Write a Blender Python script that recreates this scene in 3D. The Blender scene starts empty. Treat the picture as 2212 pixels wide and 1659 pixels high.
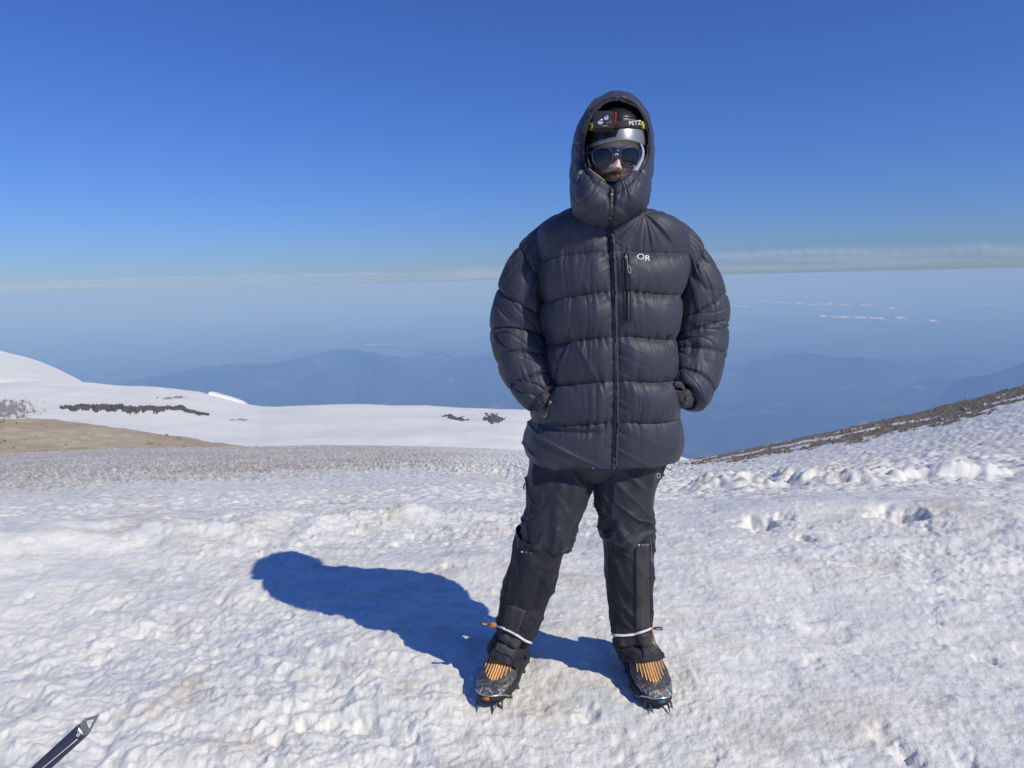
import bpy, bmesh, math, random
import numpy as np
from mathutils import Vector, Matrix

SC = bpy.context.scene
COL = SC.collection
R = math.radians

# ---------------------------------------------------------------- camera
CAM_H = 1.40
PITCH, ROLL = R(8.33), R(1.40)
FOC, CU, CV = 1534.0, 1106.0, 829.5          # survey units: 2212 x 1659
cam_data = bpy.data.cameras.new('camera')
cam = bpy.data.objects.new('camera', cam_data)
COL.objects.link(cam)
_F = Vector((0, math.cos(PITCH), -math.sin(PITCH)))
_R0 = Vector((1, 0, 0))
_U0 = Vector((0, math.sin(PITCH), math.cos(PITCH)))
_RT = math.cos(ROLL) * _R0 - math.sin(ROLL) * _U0
_UP = math.sin(ROLL) * _R0 + math.cos(ROLL) * _U0
m = Matrix.Identity(4)
for i in range(3):
    m[i][0], m[i][1], m[i][2] = _RT[i], _UP[i], -_F[i]
m[2][3] = CAM_H
cam.matrix_world = m
cam_data.sensor_width = 36.0
cam_data.lens = 36.0 * FOC / 2212.0
cam_data.clip_start = 0.05
cam_data.clip_end = 600000.0
SC.camera = cam

# ---------------------------------------------------------------- sky, sun, exposure
SUN_EL, SUN_AZ = R(43.0), R(129.0)            # azimuth clockwise from +Y (the view direction)
world = bpy.data.worlds.new('World')
SC.world = world
world.use_nodes = True
wn, wl = world.node_tree.nodes, world.node_tree.links
bg = wn['Background']
sky = wn.new('ShaderNodeTexSky')
sky.sky_type = 'NISHITA'
sky.sun_disc = False
sky.sun_elevation = SUN_EL
sky.sun_rotation = SUN_AZ
sky.altitude = 3000.0
sky.air_density = 1.8
sky.dust_density = 0.35
sky.ozone_density = 3.0
tint = wn.new('ShaderNodeMix')                 # deep high-altitude blue, the same over the whole dome
tint.data_type = 'RGBA'; tint.blend_type = 'MULTIPLY'
tint.inputs[0].default_value = 1.0
tint.inputs[7].default_value = (0.170, 0.274, 0.58, 1)
wl.new(sky.outputs[0], tint.inputs[6])
wl.new(tint.outputs[2], bg.inputs[0])
bg.inputs[1].default_value = 0.15
sun_data = bpy.data.lights.new('sun', 'SUN')
sun_data.energy = 3.0
sun_data.angle = R(0.53)
sun_data.color = (1.0, 0.925, 0.75)
sun = bpy.data.objects.new('sun', sun_data)
COL.objects.link(sun)
_sd = Vector((math.sin(SUN_AZ) * math.cos(SUN_EL), math.cos(SUN_AZ) * math.cos(SUN_EL), math.sin(SUN_EL)))
sun.rotation_euler = (-_sd).to_track_quat('-Z', 'Y').to_euler()
sun.location = (3, -3, 6)

SC.view_settings.view_transform = 'Standard'
SC.view_settings.look = 'None'
SC.view_settings.gamma = 1.0
SC.view_settings.use_curve_mapping = False
SC.view_settings.exposure = 0.22
SC.render.engine = 'CYCLES'
SC.cycles.use_denoising = True
SC.cycles.max_bounces = 6
SC.cycles.diffuse_bounces = 3
SC.cycles.volume_bounces = 3
SC.cycles.transparent_max_bounces = 8

# ---------------------------------------------------------------- helpers
def _h(ix, iy, iz, seed):
    n = (ix.astype(np.int64) * 374761393 + iy.astype(np.int64) * 668265263 + iz.astype(np.int64) * 2147483647 // 7
         + seed * 1274126177) & 0xFFFFFFFF
    n = ((n ^ (n >> 13)) * 1274126177) & 0xFFFFFFFF
    n = ((n ^ (n >> 16)) * 2246822519) & 0xFFFFFFFF
    n = n ^ (n >> 15)
    return (n & 0xFFFFFF).astype(np.float64) / 0xFFFFFF * 2 - 1

def noise3(x, y, z, seed=0):
    """smooth value noise, about -1..1"""
    x, y, z = np.broadcast_arrays(np.asarray(x, float), np.asarray(y, float), np.asarray(z, float))
    fx, fy, fz = np.floor(x), np.floor(y), np.floor(z)
    ix, iy, iz = fx.astype(np.int64), fy.astype(np.int64), fz.astype(np.int64)
    tx, ty, tz = x - fx, y - fy, z - fz
    tx, ty, tz = [t * t * t * (t * (t * 6 - 15) + 10) for t in (tx, ty, tz)]
    def c(a, b, d): return _h(ix + a, iy + b, iz + d, seed)
    x00 = c(0,0,0) * (1-tx) + c(1,0,0) * tx
    x10 = c(0,1,0) * (1-tx) + c(1,1,0) * tx
    x01 = c(0,0,1) * (1-tx) + c(1,0,1) * tx
    x11 = c(0,1,1) * (1-tx) + c(1,1,1) * tx
    y0 = x00 * (1-ty) + x10 * ty
    y1 = x01 * (1-ty) + x11 * ty
    return y0 * (1-tz) + y1 * tz

def noise2(x, y, seed=0):
    """gradient noise, about -1..1"""
    x, y = np.broadcast_arrays(np.asarray(x, float), np.asarray(y, float))
    fx, fy = np.floor(x), np.floor(y)
    ix, iy = fx.astype(np.int64), fy.astype(np.int64)
    dx, dy = x - fx, y - fy
    tx = dx * dx * dx * (dx * (dx * 6 - 15) + 10)
    ty = dy * dy * dy * (dy * (dy * 6 - 15) + 10)
    z = np.zeros_like(ix)
    def g(a, b):
        an = _h(ix + a, iy + b, z, seed) * math.pi
        return np.cos(an) * (dx - a) + np.sin(an) * (dy - b)
    n0 = g(0, 0) * (1-tx) + g(1, 0) * tx
    n1 = g(0, 1) * (1-tx) + g(1, 1) * tx
    return (n0 * (1-ty) + n1 * ty) * 1.5

def fbm2(x, y, octaves=4, seed=0, gain=0.5):
    s, a, f = 0.0, 1.0, 1.0
    for k in range(octaves):
        s = s + a * noise2(x * f, y * f, seed + k * 17)
        a *= gain
        f *= 2.03
    return s

def sstep(a, b, x):
    t = np.clip((np.asarray(x, float) - a) / (b - a), 0, 1)
    return t * t * (3 - 2 * t)

def mesh_from(name, verts, faces, mats=(), smooth=True, parent=None, loc=None):
    me = bpy.data.meshes.new(name)
    v = np.asarray(verts, dtype=np.float32)
    f = np.asarray(faces, dtype=np.int32)
    me.vertices.add(len(v))
    me.vertices.foreach_set('co', v.ravel())
    k = f.shape[1]
    me.loops.add(f.size)
    me.loops.foreach_set('vertex_index', f.ravel())
    me.polygons.add(len(f))
    me.polygons.foreach_set('loop_start', np.arange(0, f.size, k, dtype=np.int32))
    me.polygons.foreach_set('loop_total', np.full(len(f), k, dtype=np.int32))
    if smooth:
        me.polygons.foreach_set('use_smooth', np.ones(len(f), dtype=bool))
    me.update(calc_edges=True)
    for mm in (mats if isinstance(mats, (list, tuple)) else [mats]):
        me.materials.append(mm)
    o = bpy.data.objects.new(name, me)
    COL.objects.link(o)
    if loc is not None: o.location = loc
    if parent is not None: o.parent = parent
    return o

def grid_faces(nu, nv, wrap_u=False):
    """vertex index = iu*nv + iv"""
    iu = np.arange(nu if wrap_u else nu - 1)
    iv = np.arange(nv - 1)
    a, b = np.meshgrid(iu, iv, indexing='ij')
    a2 = (a + 1) % nu
    return np.stack([a * nv + b, a2 * nv + b, a2 * nv + b + 1, a * nv + b + 1], -1).reshape(-1, 4)

def tag(o, label=None, cat=None, group=None, kind=None):
    if label: o['label'] = label
    if cat: o['category'] = cat
    if group: o['group'] = group
    if kind: o['kind'] = kind
    return o

def ray(u, v):
    """direction of a survey bearing (u to the right, v downward)"""
    x, y = (np.asarray(u, float) - CU) / FOC, (CV - np.asarray(v, float)) / FOC
    d = [x * _RT[i] + y * _UP[i] + _F[i] for i in range(3)]
    return d

def az_dep(u, v):
    d = ray(u, v)
    return np.arctan2(d[0], d[1]), np.arctan2(-d[2], np.hypot(d[0], d[1]))

def at(u, v, Y):
    """point seen at (u, v) that stands at depth Y"""
    d = ray(u, v)
    k = Y / d[1]
    return np.array([d[0] * k, d[1] * k, d[2] * k + CAM_H]).T

class Mat:
    def __init__(self, name):
        self.m = bpy.data.materials.new(name)
        self.m.use_nodes = True
        self.n, self.l = self.m.node_tree.nodes, self.m.node_tree.links
        self.b = self.n['Principled BSDF']
        self.co = None
    def coord(self):
        if self.co is None: self.co = self.n.new('ShaderNodeTexCoord')
        return self.co.outputs['Object']
    def noise(self, scale, detail=4, rough=0.5, vec=None, dist=0.0):
        t = self.n.new('ShaderNodeTexNoise')
        t.inputs['Scale'].default_value = scale
        t.inputs['Detail'].default_value = detail
        t.inputs['Roughness'].default_value = rough
        t.inputs['Distortion'].default_value = dist
        self.l.new(vec if vec is not None else self.coord(), t.inputs['Vector'])
        return t.outputs['Fac']
    def ramp(self, fac, stops):
        r = self.n.new('ShaderNodeValToRGB')
        e = r.color_ramp.elements
        while len(e) > 1: e.remove(e[-1])
        for i, (p, c) in enumerate(stops):
            if i == 0: e[0].position = p; el = e[0]
            else: el = e.new(p)
            el.color = (*c, 1) if len(c) == 3 else c
        self.l.new(fac, r.inputs[0])
        return r.outputs[0]
    def mix(self, fac, a, b):
        x = self.n.new('ShaderNodeMix'); x.data_type = 'RGBA'
        for s, v in ((0, fac), (6, a), (7, b)):
            if isinstance(v, (int, float)): x.inputs[s].default_value = v
            elif isinstance(v, tuple): x.inputs[s].default_value = (*v, 1)
            else: self.l.new(v, x.inputs[s])
        return x.outputs[2]
    def math(self, op, a, b=0.0):
        x = self.n.new('ShaderNodeMath'); x.operation = op
        for s, v in ((0, a), (1, b)):
            if isinstance(v, (int, float)): x.inputs[s].default_value = v
            else: self.l.new(v, x.inputs[s])
        return x.outputs[0]
    def bump(self, h, strength=0.3, dist=0.01):
        x = self.n.new('ShaderNodeBump')
        x.inputs['Strength'].default_value = strength
        x.inputs['Distance'].default_value = dist
        self.l.new(h, x.inputs['Height'])
        self.l.new(x.outputs[0], self.b.inputs['Normal'])
    def set(self, color=None, rough=None, metal=None, spec=None, **kw):
        if color is not None:
            if isinstance(color, tuple): self.b.inputs['Base Color'].default_value = (*color, 1)
            else: self.l.new(color, self.b.inputs['Base Color'])
        if rough is not None:
            if isinstance(rough, (int, float)): self.b.inputs['Roughness'].default_value = rough
            else: self.l.new(rough, self.b.inputs['Roughness'])
        if metal is not None: self.b.inputs['Metallic'].default_value = metal
        if spec is not None: self.b.inputs['Specular IOR Level'].default_value = spec
        for k, v in kw.items(): self.b.inputs[k.replace('_', ' ')].default_value = v
        return self

# ---------------------------------------------------------------- setting: materials
ms = Mat('snow')
n_big, n_mid, n_fine, n_grit = ms.noise(0.55, 5, .6), ms.noise(3.6, 9, .68), ms.noise(55.0, 4, .6), ms.noise(150.0, 2, .5)
n_ice = ms.noise(2.6, 9, .68)
c = ms.ramp(n_big, [(.35, (.805, .80, .74)), (.65, (.86, .842, .77))])
c = ms.mix(ms.math('MULTIPLY', ms.ramp(n_ice, [(.46, (0, 0, 0)), (.62, (1, 1, 1))]), .62), c, (.605, .645, .655))
dirt = ms.ramp(ms.math('ADD', ms.math('MULTIPLY', n_mid, .65), ms.math('MULTIPLY', n_big, .35)), [(.50, (0, 0, 0)), (.66, (1, 1, 1))])
c = ms.mix(ms.math('MULTIPLY', dirt, .72), c, (.50, .43, .335))
grit = ms.ramp(n_grit, [(.70, (0, 0, 0)), (.76, (1, 1, 1))])
c = ms.mix(ms.math('MULTIPLY', grit, ms.math('ADD', ms.math('MULTIPLY', dirt, .55), .03)), c, (.20, .17, .13))
# the dirty field of melt spikes
at_g = ms.n.new('ShaderNodeAttribute'); at_g.attribute_name = 'grit'
b1, b2, b3 = ms.noise(.10, 4), ms.noise(2.2, 4, .65), ms.noise(9, 3, .6)
spk = ms.ramp(ms.math('ADD', ms.math('MULTIPLY', b2, .5), ms.math('MULTIPLY', b3, .5)), [(.45, (0, 0, 0)), (.56, (1, 1, 1))])
cs_ = ms.mix(ms.math('MULTIPLY', spk, .68), ms.ramp(b1, [(.35, (.68, .64, .56)), (.65, (.80, .78, .73))]), (.29, .235, .16))
gf = ms.ramp(ms.math('ADD', at_g.outputs['Fac'], ms.math('MULTIPLY', ms.math('SUBTRACT', b2, .5), .7)), [(.25, (0, 0, 0)), (.85, (1, 1, 1))])
c = ms.mix(gf, c, cs_)
ms.set(c, rough=.60, spec=.35)
bh = ms.math('ADD', ms.math('MULTIPLY', n_fine, 1.0), ms.math('MULTIPLY', n_grit, .4))
ms.bump(bh, .45, .012)
M_SNOW = ms.m

mf = Mat('far_snow')
nf = mf.noise(.02, 5, .55)
nf2 = mf.noise(.10, 4, .6)
c = mf.ramp(nf, [(.35, (.78, .78, .735)), (.7, (.83, .82, .76))])
c = mf.mix(mf.math('MULTIPLY', mf.ramp(nf2, [(.58, (0, 0, 0)), (.8, (1, 1, 1))]), .12), c, (.55, .52, .48))
mf.set(c, rough=.7, spec=.2)
mf.bump(nf2, .2, 2.0)
M_FARSNOW = mf.m

mr = Mat('scree')
a1, a2, a3 = mr.noise(.35, 4), mr.noise(6, 5, .7), mr.noise(30, 3, .6)
c = mr.ramp(a2, [(.3, (.175, .148, .112)), (.5, (.265, .226, .172)), (.7, (.35, .305, .24))])
c = mr.mix(mr.math('MULTIPLY', a1, .3), c, (.21, .165, .115))
mr.set(c, rough=.95, spec=.1)
mr.bump(a3, .5, .05)
M_SCREE = mr.m

mb = Mat('ochre_gravel')
a1, a2, a3 = mb.noise(.06, 5, .6), mb.noise(.5, 5, .65), mb.noise(3, 3, .6)
c = mb.ramp(a1, [(.3, (.40, .335, .24)), (.7, (.50, .425, .31))])
c = mb.mix(mb.math('MULTIPLY', mb.ramp(a2, [(.52, (0, 0, 0)), (.7, (1, 1, 1))]), .55), c, (.26, .21, .14))
mb.set(c, rough=.95, spec=.1)
mb.bump(a3, .4, .3)
M_MOUND = mb.m

mk = Mat('dark_rock')
a1, a2 = mk.noise(.5, 5, .65), mk.noise(3, 4, .6)
c = mk.ramp(a1, [(.3, (.075, .066, .064)), (.7, (.20, .180, .170))])
mk.set(c, rough=.9, spec=.2)
mk.bump(a2, .5, .3)
M_ROCK = mk.m
M_PALEROCK = None
mk2 = Mat('pale_grey_rock'); a1 = mk2.noise(.6, 5, .7)
mk2.set(mk2.ramp(a1, [(.3, (.20, .185, .18)), (.7, (.46, .44, .43))]), rough=.9, spec=.2); M_PALEROCK = mk2.m

ml = Mat('forested_land')
a1, a2, a3 = ml.noise(.00035, 6, .6), ml.noise(.0016, 6, .68), ml.noise(.00012, 4, .6)
c = ml.ramp(a1, [(.35, (.018, .028, .026)), (.7, (.045, .055, .045))])
pt = ml.ramp(a2, [(.57, (0, 0, 0)), (.66, (1, 1, 1))])
c = ml.mix(ml.math('MULTIPLY', pt, .50), c, (.30, .28, .255))
ml.set(c, rough=1.0, spec=.0)
M_LAND = ml.m

# ---------------------------------------------------------------- setting: terrain
class Layer:
    """ground surface surveyed as curves of (bearing u, v, distance); interpolated to a polar grid"""
    def __init__(self, curves, az, rr, smooth=0, flat_sides=True):
        K = len(curves)
        dep = np.zeros((len(az), K)); lr = np.zeros((len(az), K))
        for k, cv in enumerate(curves):
            cv = np.array(cv, float)
            a, d = az_dep(cv[:, 0], cv[:, 1])
            o = np.argsort(a)
            dep[:, k] = np.interp(az, a[o], d[o])
            lr[:, k] = np.interp(az, a[o], np.log(cv[o, 2]))
        if smooth:
            pass
        self.az, self.rr = az, rr
        D = np.zeros((len(az), len(rr)))
        L = np.log(rr)
        for i in range(len(az)):
            D[i] = np.interp(L, lr[i], dep[i])
        self.D = D
    def blur(self, n, axis=1):
        D = self.D
        for _ in range(n):
            P = np.pad(D, [(0, 0), (1, 1)] if axis == 1 else [(1, 1), (0, 0)], mode='edge')
            D = (P[:, :-2] + 2 * P[:, 1:-1] + P[:, 2:]) / 4 if axis == 1 else (P[:-2] + 2 * P[1:-1] + P[2:]) / 4
        self.D = D
        return self
    def xyz(self):
        X = np.sin(self.az)[:, None] * self.rr[None]
        Y = np.cos(self.az)[:, None] * self.rr[None]
        Z = CAM_H - self.rr[None] * np.tan(self.D)
        return X, Y, Z
    def point(self, u, v):
        """the surface point seen at bearing (u, v)"""
        a, d = az_dep(u, v)
        i = int(np.clip(np.searchsorted(self.az, a), 0, len(self.az) - 1))
        D = self.D[i]
        j = int(np.argmin(D))
        # visible side: depression falls with distance
        DD = np.minimum.accumulate(D[:j + 1])
        r = math.exp(np.interp(-d, -DD, np.log(self.rr[:j + 1])))
        return np.array([math.sin(a) * r, math.cos(a) * r, CAM_H - r * math.tan(d)])

def seg(*parts):
    out = []
    for a, b, n in parts:
        out += list(np.linspace(a, b, n, endpoint=False))
    return np.array(out + [parts[-1][1]])

def logseg(*parts):
    return np.exp(seg(*[(math.log(a), math.log(b), n) for a, b, n in parts]))

AZ = np.radians(seg((-180, -60, 24), (-60, -41, 24), (-41, 41, 860), (41, 60, 24), (60, 180, 24)))
RR = logseg((0.05, 1.3, 16), (1.3, 6.0, 400), (6.0, 14.0, 200), (14.0, 130.0, 270), (130.0, 260.0, 12))

def flat_v(u, r, z):
    """survey row of a point at height z, distance r, on bearing column u"""
    lo, hi = 300.0, 6000.0
    for _ in range(50):
        mid = (lo + hi) / 2
        _, d = az_dep(u, mid)
        if d < math.atan2(CAM_H - z, r): lo = mid
        else: hi = mid
    return lo
US = (-100, 0, 550, 1106, 1450, 1700, 2212, 2320)
near_curves = [
    *[[(u, flat_v(u, r_, 0), r_) for u in US] for r_ in (.05, .08, .12, .18, .27, .4, .55, .75, 1.0, 1.25, 1.5, 1.75, 2.0, 2.35, 2.7)],
    [(u, flat_v(u, 3.6, -.05), 3.6) for u in US],
    [(-100, 1160, 5), (0, 1155, 5), (300, 1142, 5), (700, 1112, 5), (1106, 1108, 5), (1500, 1098, 5), (2212, 1090, 5), (2320, 1090, 5)],
    [(-100, 1098, 12), (0, 1096, 12), (700, 1066, 12), (1106, 1056, 11), (1500, 1040, 11), (2212, 1012, 11), (2320, 1008, 11)],
    [(-100, 1062, 25), (0, 1058, 25), (550, 1036, 25), (1106, 1026, 25), (1450, 1018, 25), (1700, 995, 24), (2000, 950, 23), (2212, 915, 22), (2320, 900, 22)],
    [(-100, 1015, 60), (0, 1010, 60), (540, 994, 60), (1106, 994, 60), (1300, 996, 60), (1440, 1003, 55), (1600, 972, 50), (1800, 929, 46), (2000, 884, 44), (2212, 829, 42), (2320, 805, 42)],
    [(-100, 985, 100), (0, 982, 100), (540, 966, 105), (800, 963, 110), (1106, 972, 110), (1300, 990, 110), (1440, 1025, 90), (1700, 1030, 90), (2212, 1000, 90), (2320, 1000, 90)],
    [(-100, 1100, 260), (0, 1100, 260), (1106, 1100, 260), (2212, 1300, 260), (2320, 1300, 260)],
]
near = Layer(near_curves, AZ, RR)
near.blur(10)
# outside the surveyed sector the slope runs on, gently flattening behind the camera
aa = np.abs(AZ)[:, None]
w = sstep(R(42), R(100), aa)
near.D = near.D * (1 - w) + np.arctan2(CAM_H + .06 * np.maximum(RR - 3, 0), RR)[None] * w
X, Y, Z = near.xyz()
rr2 = np.broadcast_to(RR[None], X.shape)
# --- relief
detail = sstep(.6, 1.4, rr2)
warp = noise2(X * 1.1, Y * 1.1, 5) * .25
xr, yr = X * .86 - Y * .5, X * .5 + Y * .86          # melt furrows run obliquely
big = noise2(X * .55, Y * .55, 1) * .035 + noise2(X * 1.3 + warp, Y * 1.3, 2) * .026
def crease(x, y, seed):
    return np.abs(noise2(x, y, seed)) - .25
wq = noise2(X * 3.1, Y * 3.1, 15) * .35
l1 = fbm2(xr * 3.4 + wq, yr * 6.2 + wq, 3, 11, .55) * .0165
l2 = crease(xr * 10 + wq * 2, yr * 15, 12) * .011 * sstep(-.5, .5, noise2(X * 1.7, Y * 1.7, 17)) + noise2(xr * 15 + wq, yr * 21, 16) * .0050
l3 = noise2(X * 31, Y * 36, 13) * .0038 + np.maximum(0, noise2(X * 22, Y * 22, 18) - .25) * .014
l4 = noise2(X * 70, Y * 70, 14) * .0024
soft = sstep(-.35, .35, noise2(X * .5 + 7, Y * .5, 20))     # patches of smoother and rougher crust
rough_near = (l1 + l2) * (.45 + .75 * soft) + (l3 + l4) * (.6 + .6 * soft)
fade_fine = 1 - sstep(7, 16, rr2)
# the trampled lip on the left and the broken ledge on the right
uu = np.degrees(np.arctan2(X, Y))
lip = np.exp(-((rr2 - (4.9 + .25 * noise2(X, Y, 31))) / .35) ** 2) * sstep(2, -10, uu)
ledge_r = 8.6 + .5 * noise2(X * .6, Y * .6, 33)
ledge = sstep(10, 15, uu) * np.exp(-(np.abs(rr2 - ledge_r) / .62) ** 3)
cw = noise2(X * 2.5, Y * 2.5, 36) * .22
chunks = .7 * (sstep(-.05, .22, noise2(X * 1.0 + cw, Y * 1.0, 34) + cw * .5) * .15 + sstep(.0, .25, noise2(X * 2.2 + cw, Y * 2.2 + cw, 35)) * .08
          + sstep(.1, .4, noise2(X * 4.5, Y * 4.5, 37) + cw) * .03)
dz = big * sstep(1.0, 3.0, rr2) * .8 + rough_near * fade_fine
dz = dz + lip * (.04 + .05 * noise2(X * 3.2, Y * 3.2, 32)) + ledge * chunks + ledge * (crease(X * 7, Y * 7, 46) * .05 + noise2(X * 14, Y * 14, 47) * .014)
mid_l = crease(X * 1.7, Y * 2.2, 41) * .12 * sstep(5.5, 9, rr2) * (1 - sstep(24, 40, rr2))
mid_l2 = crease(X * 4.5, Y * 5, 42) * .07 * sstep(5.0, 8, rr2) * (1 - sstep(20, 34, rr2))
right_w = sstep(8, 14, uu)
dz = dz + (mid_l + mid_l2) * (.35 + .35 * right_w) + noise2(X * 8, Y * 8, 50) * .028 * sstep(5.5, 9, rr2) * (1 - sstep(24, 40, rr2))
# fields of small melt spikes beyond, left of the middle
spike_zone = sstep(15, 34, rr2 + 9 * noise2(X * .06, Y * .10, 43) + 4 * noise2(X * .3, Y * .4, 48)) * (1 - sstep(104, 112, rr2)) * (1 - sstep(12, 17, uu))
spk = np.abs(noise2(X * 3.4, Y * 2.2, 44)) * .30 + np.abs(noise2(X * 8, Y * 6, 45)) * .16
dz = dz + spike_zone * spk
# footprints and pits: (x, y, radius, depth)
PITS = []
for u, v, s, d in [(1640, 1132, .085, .075), (1690, 1118, .05, .03), (1735, 1163, .045, .04), (1940, 1108, .10, .085), (1980, 1112, .06, .05), (1575, 1050, .09, .06),
                   (1850, 1010, .2, .09), (2050, 1020, .2, .08), (2150, 1028, .18, .08),
                   (700, 1075, .22, .04), (860, 1168, .05, .03), (600, 1215, .04, .025), (250, 1300, .05, .02)]:
    p = near.point(u, v)
    PITS.append((p[0], p[1], s, d))
_rp = np.random.default_rng(12)
for k in range(110):
    py = _rp.uniform(1.6, 5.5); px = _rp.uniform(-.75, .75) * py * 1.05
    sz = _rp.uniform(.014, .034); PITS.append((px, py, sz, sz * _rp.uniform(.3, .6)))
for k in range(9):            # boot-sized dents
    py = _rp.uniform(2.6, 6.0); px = _rp.uniform(-.7, .75) * py
    PITS.append((px, py, _rp.uniform(.07, .12), _rp.uniform(.008, .016)))
for px, py, s, d in PITS:
    a_, r_ = math.atan2(px, py), math.hypot(px, py)
    i0, i1 = np.searchsorted(AZ, [a_ - 4 * s / r_ - .003, a_ + 4 * s / r_ + .003]); j0, j1 = np.searchsorted(RR, [r_ - 5 * s, r_ + 5 * s])
    if i1 - i0 < 2 or j1 - j0 < 2: continue
    X_, Y_ = X[i0:i1, j0:j1], Y[i0:i1, j0:j1]
    q = ((X_ - px) ** 2 + ((Y_ - py) * .75) ** 2) / (s * s)
    q = q * (1 + .9 * noise2((X_ - px) / s * 1.1 + px * 7, (Y_ - py) / s * 1.1, 39)) + .25 * np.abs(noise2((X_ - px) / s * 2.7, (Y_ - py) / s * 2.7, 40))
    dz[i0:i1, j0:j1] += -d * 1.15 * np.exp(-np.maximum(q, 0) ** 1.6) + d * .3 * np.exp(-((Y_ - py - s * .9) / (s * .5)) ** 2 - ((X_ - px) / (s * .9)) ** 2) * (.5 + noise2((X_ - px) / s * 2, (Y_ - py) / s * 2, 41))
# pressed flat under the boots
for px, py in ((-.075, 2.33), (.495, 2.33)):
    q = ((X - px) / .15) ** 2 + ((Y - py) / .27) ** 2
    wgt = np.exp(-q * q)
    dz = dz * (1 - wgt) + (-.006 + l3 + l4) * wgt
# snow / scree division on the right-hand ridge
_, crest_d = az_dep(np.array([1440, 1600, 1800, 2000, 2212, 2320.]), np.array([1003, 972, 929, 884, 829, 805.]))
low_a, low_d = az_dep(np.array([1400, 1440, 1600, 1800, 2000, 2120, 2212, 2320.]), np.array([1016, 1017, 996, 963, 925, 893, 868, 850.]))
scree_d = np.interp(AZ, low_a, low_d)[:, None]
scr = (scree_d - near.D) / R(1.0)
edge_n = noise2(X * .9, Y * .5, 51) * .35 + noise2(X * 3, Y * 2, 52) * .25
patch = noise2(X * .42 + 3, Y * .28, 53) * 1.2 + noise2(X * 1.4, Y * 1.0, 54) * .5
scr_in = scr + edge_n - 1.0 * sstep(.30, .75, patch + .5 * noise2(X * 4, Y * 4, 57))
is_scree = (scr_in > 0) & (uu > 10.2) & (rr2 > 15)
scr_w = sstep(-.15, .25, scr_in) * (uu > 10.2) * (rr2 > 15)
dz = dz * (1 - scr_w) + scr_w * (noise2(X * 5, Y * 5, 55) * .04 + noise2(X * 1.6, Y * 1.6, 56) * .07 - .04)
Z = Z + dz * detail
V = np.stack([X, Y, Z], -1).reshape(-1, 3)
F = grid_faces(len(AZ), len(RR))
fs = is_scree.reshape(-1)[F].mean(1) > .5
grit_attr = (spike_zone * (.12 + .88 * sstep(3, -15, uu + 7 * noise2(X * .05, Y * .05, 49)))).reshape(-1)

def part_mesh(name, V, F, mat):
    idx, inv = np.unique(F.ravel(), return_inverse=True)
    o = mesh_from(name, V[idx], inv.reshape(F.shape), mat)
    ga = o.data.attributes.new('grit', 'FLOAT', 'POINT')
    ga.data.foreach_set('value', grit_attr[idx].astype(np.float32))
    return o
o = part_mesh('snow_ground', V, F[~fs], M_SNOW); tag(o, kind='structure')
o = part_mesh('scree_ground', V, F[fs], M_SCREE); tag(o, kind='structure')
near_Z = Z

# --- loose stones on the scree (nobody could count them)
rng = np.random.default_rng(4)
def stones(name, pts, size, mat, nside=6):
    base = np.array([(0, 0, .8), (1, 0, 0), (.3, .95, .1), (-.8, .6, -.1), (-.8, -.6, .1), (.3, -.95, -.05), (0, 0, -.7)])
    fc = np.array([(0, 1, 2), (0, 2, 3), (0, 3, 4), (0, 4, 5), (0, 5, 1), (6, 2, 1), (6, 3, 2), (6, 4, 3), (6, 5, 4), (6, 1, 5)])
    n = len(pts)
    s = size[:, None, None] * rng.uniform(.6, 1.3, (n, 7, 3))
    ang = rng.uniform(0, 2 * np.pi, n)
    b = np.repeat(base[None], n, 0) * s
    x = b[..., 0] * np.cos(ang)[:, None] - b[..., 1] * np.sin(ang)[:, None]
    y = b[..., 0] * np.sin(ang)[:, None] + b[..., 1] * np.cos(ang)[:, None]
    v = np.stack([x, y, b[..., 2]], -1) + pts[:, None]
    f = fc[None] + (np.arange(n) * 7)[:, None, None]
    return mesh_from(name, v.reshape(-1, 3), f.reshape(-1, 3), mat, smooth=False)
ii = np.argwhere(is_scree & (near.D > crest_d.min() - R(2)) & (rr2 < 62))
ii = ii[rng.choice(len(ii), min(11000, len(ii)), replace=False)]
pts = np.stack([X[ii[:, 0], ii[:, 1]], Y[ii[:, 0], ii[:, 1]], Z[ii[:, 0], ii[:, 1]]], -1)
o = stones('scree_rubble', pts, rng.gamma(1.5, .017, len(pts)).clip(.012, .17), M_SCREE)
tag(o, kind='stuff')

# --- the ochre mound, left
AZM = np.radians(np.r_[np.linspace(-86, -52, 60), np.linspace(-51.8, -15.5, 330)])
RM = logseg((99, 128, 130), (128, 175, 20))
mound = Layer([
    [(-3500, 1500, 99), (-250, 1015, 99), (0, 1003, 99), (200, 995, 100), (400, 987, 101), (540, 978, 103), (560, 975, 104), (620, 975, 104)],
    [(-3500, 1500, 103), (-250, 985, 103), (0, 975, 103), (200, 972, 104), (400, 973, 104), (540, 974, 105), (560, 974, 106), (620, 974, 106)],
    [(-3500, 1500, 117), (-900, 960, 117), (-250, 918, 117), (0, 925, 117), (200, 934, 117), (400, 956, 114), (540, 972, 109), (560, 974, 109), (620, 974, 109)],
    [(-3500, 1500, 128), (-900, 930, 128), (-250, 888, 128), (0, 903, 128), (100, 906, 128), (200, 916, 128), (300, 929, 128), (400, 945, 122), (480, 957, 117), (540, 968, 113), (560, 975, 112), (620, 976, 112)],
    [(-3500, 1700, 175), (-250, 1000, 175), (0, 1000, 175), (560, 1000, 150), (620, 1000, 150)]], AZM, RM).blur(8)
Xm, Ym, Zm = mound.xyz()
Zm = Zm + noise2(Xm * .12, Ym * .12, 71) * .35 + noise2(Xm * .5, Ym * .5, 72) * .16 + np.abs(noise2(Xm * 1.6, Ym * 1.6, 73)) * .10
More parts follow.
